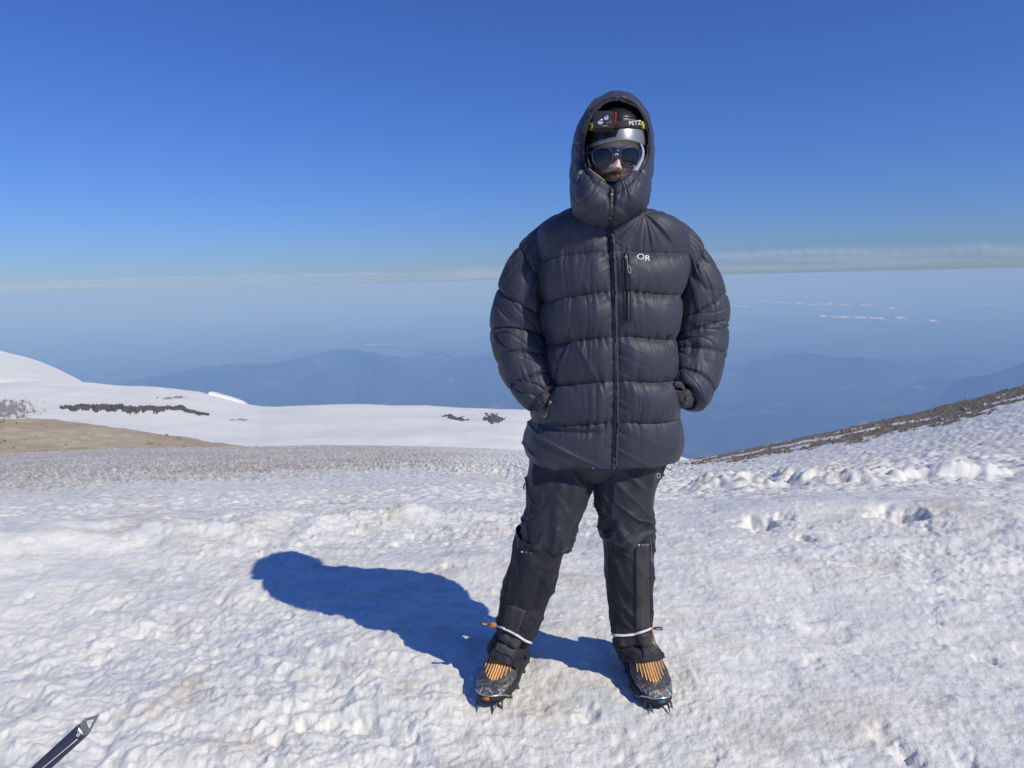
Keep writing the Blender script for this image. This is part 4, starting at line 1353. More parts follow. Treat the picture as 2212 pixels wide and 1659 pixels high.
g_l = [(1114, 1146, 1220, 1166, 2.275, 1.05), (1105, 1200, 1206, 1228, 2.285, 1.05), (1095, 1240, 1194, 1268, 2.30, 1.0), (1085, 1282, 1180, 1308, 2.315, 1.0), (1076, 1328, 1164, 1352, 2.33, 1.0), (1067, 1366, 1148, 1391, 2.335, 1.05), (1057, 1404, 1130, 1430, 2.325, 1.15)]
g_r = [(1411, 1136, 1302, 1150, 2.29, 1.05), (1412, 1200, 1304, 1212, 2.30, 1.05), (1411, 1250, 1306, 1258, 2.31, 1.0), (1409, 1300, 1311, 1304, 2.325, 1.0), (1408, 1342, 1317, 1348, 2.335, 1.0), (1411, 1380, 1322, 1386, 2.34, 1.05), (1430, 1414, 1343, 1420, 2.325, 1.15)]
gl_, GL_ = gaiter(g_l, 171, True)
gr_, GR_ = gaiter(g_r, 191, False)
B_GL, B_GR = bvh_of(gl_), bvh_of(gr_)
def patch(name, bvh, quad, mat, parent, lift=.002, n=14, thick=.0016):
    """a sewn-on panel lying on the cloth; quad = four survey corners"""
    q = np.array(quad, float)
    bm = bmesh.new(); g = []
    for i in range(n + 1):
        row = []
        for j in range(n + 1):
            s, t = i / n, j / n
            p = (1 - s) * ((1 - t) * q[0] + t * q[3]) + s * ((1 - t) * q[1] + t * q[2])
            l, nn = hit(bvh, *p)
            row.append((l, nn))
        g.append(row)
    if any(l is None for r in g for l, _ in r):
        bm.free(); return None
    va = [[bm.verts.new(l + nn * (lift + thick * (0 < i < n and 0 < j < n))) for j, (l, nn) in enumerate(r)] for i, r in enumerate(g)]
    vb = [[bm.verts.new(l - nn * .004) for l, nn in r] for r in g]
    for i in range(n):
        for j in range(n):
            bm.faces.new((va[i][j], va[i + 1][j], va[i + 1][j + 1], va[i][j + 1]))
            bm.faces.new((vb[i][j], vb[i][j + 1], vb[i + 1][j + 1], vb[i + 1][j]))
    for i in range(n):
        bm.faces.new((va[i][0], vb[i][0], vb[i + 1][0], va[i + 1][0])); bm.faces.new((va[i][n], va[i + 1][n], vb[i + 1][n], vb[i][n]))
        bm.faces.new((va[0][i], va[0][i + 1], vb[0][i + 1], vb[0][i])); bm.faces.new((va[n][i], vb[n][i], vb[n][i + 1], va[n][i + 1]))
    return adopt(bm_obj(name, bm, mat, None), parent)
patch('front_panel', B_GL, [(1096, 1304), (1136, 1319), (1116, 1373), (1084, 1357)], M_PATCH, gl_)
patch('front_panel', B_GL, [(1085, 1366), (1128, 1384), (1106, 1420), (1066, 1402)], M_PATCH, gl_)
patch('front_panel', B_GR, [(1373, 1176), (1400, 1174), (1403, 1355), (1374, 1362)], M_PATCH, gr_, n=22)
patch('front_panel', B_GR, [(1376, 1372), (1404, 1368), (1418, 1404), (1392, 1418)], M_PATCH, gr_)
for o_, b_, px in ((gr_, B_GR, [(1371, 1172), (1372, 1220), (1371, 1280), (1371, 1330), (1372, 1358)]), (gr_, B_GR, [(1374, 1370), (1382, 1392), (1390, 1420)]),
                   (gl_, B_GL, [(1108, 1190), (1100, 1240), (1091, 1280), (1084, 1320), (1077, 1352)])):
    s_ = strip('seam_welt', b_, px, .0028, .003, M_GAITER, None, 40, .0004, 6); adopt(s_, o_)
def cord(bvh, px, parent):
    c = strip('drawcord', bvh, px, .0078, .0055, M_CORD, None, 30, .0022, 8); adopt(c, parent); return c
cl_ = cord(B_GL, [(1071, 1350), (1090, 1357), (1110, 1367), (1130, 1380), (1146, 1388)], gl_)
cr_ = cord(B_GR, [(1318, 1363), (1324, 1370), (1345, 1372), (1370, 1369), (1396, 1361), (1404, 1357)], gr_)
def toggle(u, v, Y, sgn, parent, tilt):
    bm = bmesh.new()
    a = Vector(at(u, v, Y)); e = Vector((sgn, 0, tilt)).normalized()
    tube(bm, [a - e * .010, a, a + e * .014], [.006, .0105, .0065], 10)
    k = adopt(bm_obj('cord_toggle', bm, M_RUST, None), parent)
    bm = bmesh.new()
    tube(bm, [a + e * .010, a + e * .019, a + e * .022, a + e * .042, a + e * .046], [.003, .004, .0062, .0068, .005], 8, .55, up=Vector((0, -1, .2)))
    t = adopt(bm_obj('strap_tab', bm, M_TAB, None), k)
    bm = bmesh.new()
    for i in range(5):
        p = a + e * (.024 + i * .0036) + Vector((0, -.0043, 0))
        tube(bm, [p + Vector((0, 0, -.0022)), p + Vector((0, 0, .0022))], .0011, 5)
    adopt(bm_obj('tab_print', bm, M_WHITE, None), t)
    return k
toggle(1066, 1350, 2.285, -1, gl_, .18)
toggle(1402, 1357, 2.285, 1, gr_, -.06)
o = lettering('gaiter_label', B_GL, 'GORE-TEX', 1139, 1193.5, 3.6, None, M_DIMWHITE, .10, 1.0); adopt(o, gl_)
o = lettering('gaiter_label', B_GR, 'GORE-TEX', 1389, 1176, 3.6, None, M_DIMWHITE, .02, .95, .004); adopt(o, gr_)
for b_, u, v, pr in ((B_GL, 1129, 1192, gl_), (B_GR, 1379, 1176, gr_)):
    l, n = hit(b_, u, v)
    bm = bmesh.new(); tube(bm, [l + n * .002, l + n * .005], .0032, 4); adopt(bm_obj('label_diamond', bm, M_WHITE, None), pr)
s_ = strip('reflective_piping', B_GL, [(1120, 1162), (1119, 1172), (1119, 1183)], .0012, .002, M_DIMWHITE, None, 10, .001); adopt(s_, gl_)
s_ = strip('reflective_piping', B_GR, [(1404, 1160), (1406, 1185), (1407, 1215)], .0010, .002, M_DIMWHITE, None, 10, .001); adopt(s_, gr_)
# ================================================================ head and body
HX, HZ, HY = [float(c) for c in at(1330, 338, 2.305)][0], [float(c) for c in at(1330, 338, 2.305)][2], 2.305
def loc(u, v, Y):
    p = at(u, v, Y)
    return np.array([float(p[0]), float(p[1]), float(p[2])])
# landmarks on the face
NT_ = loc(1334, 359, 2.175)      # nose tip
GZ = loc(1330, 339, 2.19)        # glasses line
MZ = loc(1322, 391, 2.20)        # mouth
nla, nlo = 150, 170
la = np.linspace(-math.pi / 2 + .02, math.pi / 2 - .02, nla)
lo = np.linspace(-math.pi, math.pi, nlo, endpoint=False)       # 0 faces the viewer
LO, LA = np.meshgrid(lo, la, indexing='ij')
hx = np.sin(LO) * np.cos(LA) * .077
hy = -np.cos(LO) * np.cos(LA) * np.where(np.cos(LO) > 0, .093, .105)
hz_ = np.sin(LA) * .128
# jaw narrows downward
jaw = sstep(0, -.125, hz_)
hx *= 1 - .30 * jaw ** 1.3
Xh, Zh = hx + HX, hz_ + HZ
ff = sstep(.25, .75, np.cos(LO)) * (hy < 0)
def gau(cx, cz, sx, sz): return np.exp(-((Xh - cx) / sx) ** 2 - ((Zh - cz) / sz) ** 2)
fwd = np.zeros_like(hx)
nzb = loc(1331, 328, 2.2)[2]
tz = np.clip((nzb - Zh) / (nzb - NT_[2]), 0, 1.25)
ridge_x = HX + (NT_[0] - HX) * tz
prof = np.where(Zh < nzb, np.minimum(tz, 1) ** 1.1 * .037, 0) * sstep(NT_[2] - .013, NT_[2] - .002, Zh)
fwd += prof * np.exp(-((Xh - ridge_x) / (.0075 + .0055 * np.clip(tz, 0, 1))) ** 2)
for s_ in (-1, 1):      # nostril wings, nostrils
    fwd += .012 * gau(NT_[0] + s_ * .0115, NT_[2] - .006, .0065, .0075)
    fwd -= .010 * gau(NT_[0] + s_ * .0065, NT_[2] - .0125, .0036, .0030)
    fwd -= .011 * gau(HX + s_ * .031, GZ[2] + .002, .017, .013)          # eye sockets
    fwd += .019 * gau(HX + s_ * .036, GZ[2] - .036, .026, .022)          # cheeks
    fwd += .004 * gau(HX + s_ * .028, GZ[2] + .024, .022, .007)          # brow
    fwd += .0028 * gau(HX + s_ * .031, GZ[2] + .001, .0105, .0055)       # eyelids
    fwd -= .003 * np.exp(-((Xh - (HX + s_ * (.022 + (NT_[2] - Zh) * .45))) / .005) ** 2) * sstep(NT_[2] + .002, NT_[2] - .01, Zh) * sstep(MZ[2] - .012, MZ[2], Zh)
fwd += .011 * gau(HX - .002, MZ[2] + .004, .034, .026) + .007 * gau(MZ[0], MZ[2] + .011, .022, .010) + .006 * gau(MZ[0], MZ[2] - .010, .017, .006)
fwd -= .010 * gau(MZ[0], MZ[2] - .0005, .016, .0042)                       # parted mouth
fwd += .010 * gau(MZ[0], MZ[2] - .040, .022, .016)
hyf = hy - fwd * ff
PH = np.stack([Xh, hyf + HY, Zh], -1)
head_v = PH.reshape(-1, 3); head_f = grid_faces(nlo, nla, True)
# ears
def ear(s_):
    c = np.array([HX + s_ * .078, HY + .008, GZ[2] - .012])
    vs = []
    for i in range(12):
        a = 2 * math.pi * i / 12
        for r_, dx in ((1.0, .006), (.75, .012), (.35, .004)):
            vs.append(c + np.array([s_ * dx, math.cos(a) * .017 * r_, math.sin(a) * .031 * r_]))
    f = []
    for i in range(12):
        j = (i + 1) % 12
        for k in range(2): f.append([i * 3 + k, j * 3 + k, j * 3 + k + 1, i * 3 + k + 1])
    return np.array(vs), np.array(f)
# torso, arms and legs under the clothes: one skinned figure
def skin_body():
    me = bpy.data.meshes.new('tmp'); V = []; E = []; Rr = []
    def add(p, r, par=None):
        V.append(tuple(p)); Rr.append(r)
        if par is not None: E.append((par, len(V) - 1))
        return len(V) - 1
    pel = add((.215, 2.33, .96), .09)
    b1 = add((.215, 2.33, 1.10), .12, pel); b2 = add((.215, 2.33, 1.30), .11, b1); b3 = add((.215, 2.335, 1.44), .085, b2)
    nk = add((HX, 2.33, 1.53), .055, b3); add((HX, HY + .02, 1.62), .055, nk)
    for st in (st_l, st_r):
        prev = b3
        for k, r in ((1, .045), (2, .036), (3, .034), (4, .032), (5, .030), (6, .029), (7, .028), (8, .027), (9, .026), (10, .025), (11, .024)):
            s = st[k]; c = (at(s[0], s[1], s[4]) + at(s[2], s[3], s[4])) / 2
            prev = add(c, r, prev)
    for L in (TL_, TR_):
        prev = pel
        for k, r in ((70, .07), (120, .065), (180, .052), (235, .050)):
            prev = add(L.C[k], r, prev)
        G = GL_ if L is TL_ else GR_
        for k, r in ((90, .045), (170, .040), (240, .034)):
            prev = add(G.C[k], r, prev)
    me.from_pydata(V, E, [])
    o = bpy.data.objects.new('tmp', me); COL.objects.link(o)
    o.modifiers.new('s', 'SKIN'); o.modifiers.new('u', 'SUBSURF').levels = 1
    for i, r in enumerate(Rr): me.skin_vertices[0].data[i].radius = (r, r)
    me.skin_vertices[0].data[0].use_root = True
    dg = bpy.context.evaluated_depsgraph_get(); dg.update()
    m2 = bpy.data.meshes.new_from_object(o.evaluated_get(dg))
    bpy.data.objects.remove(o); bpy.data.meshes.remove(me)
    return m2
bmB = bmesh.new()
m2 = skin_body(); bmB.from_mesh(m2); bpy.data.meshes.remove(m2)
def add_np(bm, v, f):
    vv = [bm.verts.new(tuple(p)) for p in v]
    for q in f:
        try: bm.faces.new([vv[i] for i in q])
        except ValueError: pass
add_np(bmB, head_v, head_f)
for s_ in (-1, 1): add_np(bmB, *ear(s_))
body = bm_obj('body', bmB, M_SKIN, None); adopt(body, person)
B_FACE = bvh_of(body)

# moustache: short ginger strands over the upper lip
rg = np.random.default_rng(3)
bm = bmesh.new()
for k in range(900):
    u = rg.normal(1324, 11.5)
    if not 1299 < u < 1352: continue
    arc = 371.5 + abs(u - 1325) * .22
    v = arc + rg.uniform(-2.0, 5.0)
    l, n = hit(B_FACE, u, v)
    if l is None: continue
    sd = -1 if u < 1325 else 1
    d = Vector((sd * rg.uniform(.2, .9), -.35, -1)).normalized()
    L_ = rg.uniform(.005, .0095); w_ = .0006
    sdv = d.cross(n).normalized() * w_
    p0 = l - n * .0005; p1 = l + n * .0032 + d * L_ * .55; p2 = l + n * .0026 + d * L_
    a, b, c, e = bm.verts.new(p0 - sdv), bm.verts.new(p0 + sdv), bm.verts.new(p1 + sdv * .8), bm.verts.new(p1 - sdv * .8)
    t_ = bm.verts.new(p2)
    bm.faces.new((a, b, c, e)); bm.faces.new((e, c, t_))
mu_ = adopt(bm_obj('moustache', bm, M_HAIR, None), person); mu_['kind'] = 'stuff'
# beard showing beside the collar
bm = bmesh.new()
for k in range(500):
    u = rg.choice([-1, 1]) * rg.uniform(16, 42) + 1324; v = rg.uniform(376, 404)
    l, n = hit(B_FACE, u, v)
    if l is None: continue
    d = Vector((rg.uniform(-.3, .3), -.3, -1)).normalized(); L_ = rg.uniform(.006, .011)
    sdv = d.cross(n).normalized() * .0007
    a, b, c = bm.verts.new(l - sdv), bm.verts.new(l + sdv), bm.verts.new(l + n * .004 + d * L_)
    bm.faces.new((a, b, c))
be_ = adopt(bm_obj('beard', bm, M_HAIR, None), person); be_['kind'] = 'stuff'
# mouth: dark gap, upper teeth, lower lip
def face_pts(px, lift):
    out = []
    for u, v in px:
        l, n = hit(B_FACE, u, v)
        out.append(l + Vector((0, -1, 0)) * lift)
    return out
bm = bmesh.new()
tube(bm, face_pts([(1308, 388), (1313, 391), (1322, 393), (1331, 391), (1337, 387)], -.0005), [.002, .0060, .0078, .0062, .002], 10, .45, up=Vector((0, -1, 0)))
mo = adopt(bm_obj('mouth', bm, M_MOUTH, None), person)
for k, (u, w_) in enumerate([(1311.5, .0042), (1315.6, .0048), (1320.8, .0066), (1327, .0066), (1332, .0048)]):
    l, n = hit(B_FACE, u, 390)
    bm = bmesh.new()
    bmesh.ops.create_cube(bm, size=1)
    for q in bm.verts:
        q.co = Vector((q.co.x * w_, q.co.y * .003, q.co.z * (.0085 if k in (2, 3) else .0070)))
    bmesh.ops.bevel(bm, geom=list(bm.edges), offset=.0008, segments=2, affect='EDGES')
    for q in bm.verts: q.co += l + Vector((0, -.0034, .0006))
    adopt(bm_obj('tooth', bm, M_TEETH, None), mo)
bm = bmesh.new()
tube(bm, face_pts([(1311, 395), (1317, 397.5), (1322.5, 398.5), (1328, 397), (1333, 394)], .0015), [.0010, .0034, .0044, .0034, .0010], 10, .8, up=Vector((0, -1, 0)))
adopt(bm_obj('lower_lip', bm, M_LIP, None), mo)
# green buff / chin guard edge inside the collar
for px in ([(1272, 365), (1282, 373), (1294, 382), (1306, 391)], [(1382, 360), (1368, 370), (1352, 380), (1340, 389)]):
    pts = [Vector(loc(u, v, 2.176 + .0004 * abs(u - 1322))) for u, v in crv(px, 14)]
    bm = bmesh.new(); tube(bm, pts, [.0028] * 14, 8, .8)
    adopt(bm_obj('chin_guard_edge', bm, M_LIME if px[0][0] < 1300 else M_TAB, None), hood)

# ---------------------------------------------------------------- helmet
eu = np.linspace(0, 2 * math.pi, 320, endpoint=False)      # 0 = viewer's right, -pi/2 = toward the viewer
def helm_rings():
    out = []
    zb = loc(1330, 303, 2.19)[2]; ztop = loc(1330, 224, 2.28)[2]
    nr = 60
    for j in range(nr):
        t = j / (nr - 1)
        z = zb + (ztop - zb) * math.sin(t * math.pi / 2) ** 1.0
        k = math.cos(t * math.pi / 2) ** .80 if t < 1 else 0.0
        a, b = .094 * k + .0005, .118 * k + .0005
        x = HX + .001 + a * np.cos(eu); y = HY + .008 + b * np.sin(eu)
        zz = np.full_like(eu, z)
        lowf = max(0, 1 - t / .34)
        # front edge arches up, the sides come down
        zz = zz - lowf * .011 * np.abs(np.cos(eu)) ** 1.6 * (np.sin(eu) < .4)
        fl = np.clip(-np.sin(eu), 0, 1)
        band = sstep(.36, .30, t)
        x = x + np.cos(eu) * .003 * band; y = y + np.sin(eu) * (.004 * band + .005 * max(0, 1 - t / .30) ** 1.6 * fl)
        groove = -.004 * math.exp(-((t - .36) / .02) ** 2)
        x = x + np.cos(eu) * groove; y = y + np.sin(eu) * groove
        out.append(np.stack([x, y, zz], -1))
    lip = out[0].copy(); c = np.array([HX, HY + .008, 0]); lip[:, :2] = c[:2] + (lip[:, :2] - c[:2]) * .965; lip[:, 2] -= .0016
    inn = out[0].copy(); inn[:, :2] = c[:2] + (inn[:, :2] - c[:2]) * .93; inn[:, 2] += .012
    return np.stack([inn, lip] + out, 1)
hp = helm_rings()
helmet = mesh_from('helmet', hp.reshape(-1, 3), grid_faces(320, hp.shape[1], True), [M_HELMET, M_SILVER])
mi = np.zeros((320, hp.shape[1] - 1), dtype=np.int32)
for i in range(320):
    x_ = math.cos(eu[i])
    if math.sin(eu[i]) < .2:
        for j in range(hp.shape[1] - 1):
            t = (j - 2) / 59
            if t < .045: mi[i, j] = 1                                    # bright rim all along
            elif t < .35 and x_ > -.18 + (t - .05) * .9: mi[i, j] = 1        # silver part of the front band
helmet.data.polygons.foreach_set('material_index', mi.ravel())
adopt(helmet, person)
B_HEL = bvh_of(helmet)
# lamp strap: black with green ends
s_ = strip('lamp_strap', B_HEL, [(1268, 274), (1280, 275), (1300, 274), (1330, 270), (1360, 269), (1385, 271), (1396, 275)], .026, .003, M_STRAP, None, 40, .001, 8); adopt(s_, helmet)
B_HEL2 = bvh_of(helmet, s_)
for px in ([(1273, 274), (1281, 274)], [(1385, 270), (1392, 272)]):
    g_ = strip('strap_stripe', B_HEL2, [px[0], px[1]], .024, .004, M_GREEN, None, 8, .002, 8); adopt(g_, helmet)
o = lettering('strap_logo', B_HEL2, 'PETZL', 1373, 267, 8.6, None, M_WHITE, -.07, .98, .0035); adopt(o, helmet)

# ---------------------------------------------------------------- headlamp
def rounded_box(bm, c, ax, sz, bev, seg_=3):
    r = bmesh.ops.create_cube(bm, size=1)
    vs = r['verts']
    for q in vs: q.co = Vector((q.co.x * sz[0], q.co.y * sz[1], q.co.z * sz[2]))
    ed = list({e for q in vs for e in q.link_edges})
    rb = bmesh.ops.bevel(bm, geom=ed, offset=bev, segments=seg_, affect='EDGES', profile=.5)
    allv = list({q for f in bm.faces for q in f.verts})
    return allv
lc = Vector(loc(1304, 260, 2.166))
lamp_rot = Matrix.Rotation(R(-6), 3, 'Z') @ Matrix.Rotation(R(12), 3, 'X') @ Matrix.Rotation(R(3), 3, 'Y')
def lamp_piece(name, off, sz, bev, mat, parent):
    bm = bmesh.new(); rounded_box(bm, None, None, sz, bev)
    for q in bm.verts:
        tpr = 1 - .12 * max(0, q.co.z / sz[2])
        q.co.x *= tpr
        q.co = lc + lamp_rot @ (q.co + Vector(off))
    return adopt(bm_obj(name, bm, mat, None), parent)
lampo = lamp_piece('headlamp', (0, 0, 0), (.063, .038, .051), .012, M_LAMP, person)
lamp_piece('lamp_front', (0, -.0205, 0.0), (.056, .004, .043), .0018, M_LAMP, lampo)
lamp_piece('tilt_plate', (0, .024, -.004), (.060, .016, .060), .006, M_STRAP, lampo)
lamp_piece('switch', (.0325, -.002, .006), (.008, .024, .034), .0038, M_RED, lampo)
for k, (dx, dz, r_) in enumerate([(-.010, -.004, .0085), (.0065, .0075, .0075)]):
    bm = bmesh.new()
    bmesh.ops.create_uvsphere(bm, u_segments=20, v_segments=10, radius=r_)
    for q in bm.verts: q.co = lc + lamp_rot @ (Vector((q.co.x, q.co.y * .45, q.co.z)) + Vector((dx, -.0215, dz)))
    rf = adopt(bm_obj('reflector', bm, M_REFLECT, None), lampo)
for k in range(4):
    bm = bmesh.new(); a = 1.2 * k
    p = lc + lamp_rot @ Vector((.012 + .004 * math.cos(a * 2), -.0236, -.004 + .005 * math.sin(a * 1.7)))
    tube(bm, [p, p + Vector((.004 * math.cos(a), -.0002, .003 * math.sin(a)))], .0010, 5)
    adopt(bm_obj('lamp_print', bm, M_RED if k % 2 else M_WHITE, None), lampo)
bm = bmesh.new()
for (dx, dz) in ((-.004, -.0145), (.002, -.0152), (.007, -.0148)):
    p = lc + lamp_rot @ Vector((dx, -.0236, dz)); tube(bm, [p, p + Vector((.0035, 0, 0))], .0007, 5)
adopt(bm_obj('lamp_print', bm, M_WHITE, None), lampo)

# ---------------------------------------------------------------- sunglasses
def g3(u, v, off=0.0):
    """front curve of the glasses"""
    dx = (u - 1331) / 52
    return Vector(loc(u, v, 2.197 + .024 * dx * dx + off))
LENS_L = [(1281, 334), (1287, 326), (1297, 322), (1309, 322), (1318, 326), (1322, 334), (1320, 345), (1312, 354), (1301, 358.5), (1290, 356), (1283, 347)]
LENS_R = [(1340, 333), (1344, 325), (1354, 321), (1366, 320.5), (1375, 324), (1380, 332), (1378, 345), (1371, 354), (1361, 358), (1350, 355), (1343, 345)]
glasses = bpy.data.objects.new('sunglasses', None); COL.objects.link(glasses); adopt(glasses, person)
glasses.location = g3(1331, 338)
bpy.context.view_layer.update()
glasses.matrix_parent_inverse = person.matrix_world.inverted()
bpy.context.view_layer.update()
def closed(pts, n):
    p = pts[-2:] + pts + pts[:3]
    c = crv(p, (len(p) - 1) * 12 + 1)
    return c[24:24 + len(pts) * 12]
for LP in (LENS_L, LENS_R):
    ring = closed(LP, 0)
    c = ring.mean(0)
    ring = c + (ring - c) * np.array([1.06, 1.13])
    bm = bmesh.new()
    cv = bm.verts.new(g3(c[0], c[1], -.005))
    prev = None; rings_ = []
    for q in (.33, .66, .9, 1.02):
        rings_.append([bm.verts.new(g3(c[0] + (p[0] - c[0]) * q, c[1] + (p[1] - c[1]) * q, -.005 * (1 - q * q))) for p in ring])
    n_ = len(ring)
    for i in range(n_): bm.faces.new((cv, rings_[0][i], rings_[0][(i + 1) % n_]))
    for A_, B_ in zip(rings_[:-1], rings_[1:]):
        for i in range(n_): bm.faces.new((A_[i], B_[i], B_[(i + 1) % n_], A_[(i + 1) % n_]))
    o = bm_obj('lens', bm, M_LENS, None); adopt(o, glasses)
    so = o.modifiers.new('thick', 'SOLIDIFY'); so.thickness = .002; so.offset = 1
    bm = bmesh.new()
    loop = [g3(c[0] + (p[0] - c[0]) * 1.05, c[1] + (p[1] - c[1]) * 1.05, -.001) for p in ring]; loop.append(loop[0])
    tube(bm, loop, .0022, 8, .9, cap=False)
    adopt(bm_obj('rim', bm, M_FRAME, None), glasses)
    bm = bmesh.new()
    loop = [g3(c[0] + (p[0] - c[0]) * 1.00, c[1] + (p[1] - c[1]) * 1.00, -.0030) for p in ring]; loop.append(loop[0])
    tube(bm, loop, .0009, 6, .9, cap=False)
    adopt(bm_obj('rim_edge', bm, M_FRAMEEDGE, None), glasses)
bm = bmesh.new()
tube(bm, [g3(1317, 322, -.001), g3(1331, 320.5, -.0015), g3(1345, 321, -.001)], [.0032, .0036, .0032], 8)
tube(bm, [g3(1319, 329, -.001), g3(1331, 326.5, -.003), g3(1343, 328.5, -.001)], [.0055, .0062, .0055], 8, .5, up=Vector((0, -1, 0)))
tube(bm, [g3(1321, 334, 0), g3(1324.5, 345, .006)], [.0032, .0026], 8); tube(bm, [g3(1341, 333, 0), g3(1338.5, 344, .006)], [.0032, .0026], 8)
adopt(bm_obj('bridge', bm, M_FRAME, None), glasses)
bm = bmesh.new()
tube(bm, [g3(1326.5, 336, -.002), g3(1331, 332, -.004), g3(1335.5, 335, -.002)], .0017, 6)
adopt(bm_obj('nose_guard', bm, M_CORD, None), glasses)
for s_, px in ((-1, [(1280, 331), (1272, 328)]), (1, [(1381, 329), (1388, 324)])):
    bm = bmesh.new()
    a = g3(px[0][0], px[0][1]); b = g3(px[1][0], px[1][1], .006)
    e = Vector((HX + s_ * .082, HY + .02, b.z + .003))
    tube(bm, [a, b, (b + e) / 2 + Vector((s_ * .004, 0, 0)), e], [.0045, .0050, .0042, .0035], 8, .6, up=Vector((1, 0, 0)))
    adopt(bm_obj('temple', bm, M_FRAME, None), glasses)
# pale chin strap and side shield on the lit side
bm = bmesh.new()
pp = [(1384, 311, 2.215), (1389, 325, 2.200), (1387, 342, 2.195), (1379, 358, 2.192), (1371, 370, 2.190)]
tube(bm, crv([loc(*p) for p in pp], 20), list(np.interp(np.linspace(0, 1, 20), [0, .3, .7, 1], [.0030, .0040, .0056, .0062])), 8, .35, up=Vector((-.5, -1, 0)))
adopt(bm_obj('chin_strap', bm, M_TEMPLE, None), helmet)
bm = bmesh.new()
pp = [(1270, 312, 2.22), (1268, 328, 2.215), (1270, 345, 2.205), (1276, 362, 2.195)]
tube(bm, crv([loc(*p) for p in pp], 16), .0034, 8, .4, up=Vector((.5, -1, 0)))
adopt(bm_obj('chin_strap', bm, M_STRAP, None), helmet)

# ---------------------------------------------------------------- gloves, hands in the pockets
def glove(wrist, knuck, tip, thumb_side, rad, seed):
    me = bpy.data.meshes.new('tmp'); V = []; E = []; Rr = []
    def add(p, r, par=None):
        V.append(tuple(p)); Rr.append(r)
        if par is not None: E.append((par, len(V) - 1))
        return len(V) - 1
    w_, k_, t_ = Vector(wrist), Vector(knuck), Vector(tip)
    ax = (k_ - w_).normalized(); sp = Vector(thumb_side).normalized(); sp = (sp - ax * sp.dot(ax)).normalized()
    p0 = add(w_ - ax * .03, (rad * .9, rad * .9)); p1 = add(w_, (rad, rad * .95), p0); p2 = add((w_ + k_) / 2, (rad * 1.12, rad * .9), p1); p3 = add(k_, (rad * 1.0, rad * .75), p2)
    fd = (t_ - k_).normalized()
    for i, L_ in zip(range(4), (.070, .078, .072, .056)):
        o_ = sp * (.026 - .0175 * i)
        a = add(k_ + o_ + fd * .016, (.0115, .0115), p3)
        b = add(k_ + o_ * 1.05 + fd * (L_ * .55), (.0105, .0105), a)
        add(k_ + o_ * 1.05 + fd * L_ + Vector((0, .012, -.012)), (.0085, .0085), b)
    a = add((w_ * .65 + k_ * .35) + sp * .034, (.014, .014), p1)
    b = add((w_ * .35 + k_ * .65) + sp * .050, (.012, .012), a)
    add(k_ + sp * .055 + fd * .008, (.0095, .0095), b)
    me.from_pydata(V, E, [])
    o = bpy.data.objects.new('tmp', me); COL.objects.link(o)
    o.modifiers.new('s', 'SKIN'); su_ = o.modifiers.new('u', 'SUBSURF'); su_.levels = 3
    for i, r in enumerate(Rr): me.skin_vertices[0].data[i].radius = r
    me.skin_vertices[0].data[0].use_root = True
    dg = bpy.context.evaluated_depsgraph_get(); dg.update()
    m2 = bpy.data.meshes.new_from_object(o.evaluated_get(dg))
    bpy.data.objects.remove(o); bpy.data.meshes.remove(me)
    n = len(m2.vertices); co = np.zeros(n * 3, dtype=np.float32); m2.vertices.foreach_get('co', co); co = co.reshape(-1, 3).astype(float)
    nn = np.zeros(n * 3, dtype=np.float32); m2.vertices.foreach_get('normal', nn); nn = nn.reshape(-1, 3)
    d = noise3(co[:, 0] * 190, co[:, 1] * 190, co[:, 2] * 190, seed) * .0016 + noise3(co[:, 0] * 70, co[:, 1] * 70, co[:, 2] * 70, seed + 1) * .002
    co = co + nn * d[:, None]
    m2.vertices.foreach_set('co', co.astype(np.float32).ravel()); m2.update()
    m2.name = 'glove'; m2.materials.clear(); m2.materials.append(M_KNIT)
    m2.polygons.foreach_set('use_smooth', np.ones(len(m2.polygons), dtype=bool))
    g = bpy.data.objects.new('glove', m2); COL.objects.link(g)
    return adopt(g, person)
glove(loc(1482, 862, 2.238), loc(1452, 862, 2.225), loc(1400, 872, 2.24), (0, -.3, 1), .036, 5)
glove(loc(1172, 868, 2.238), loc(1196, 868, 2.225), loc(1248, 876, 2.24), (0, -.3, 1), .034, 8)

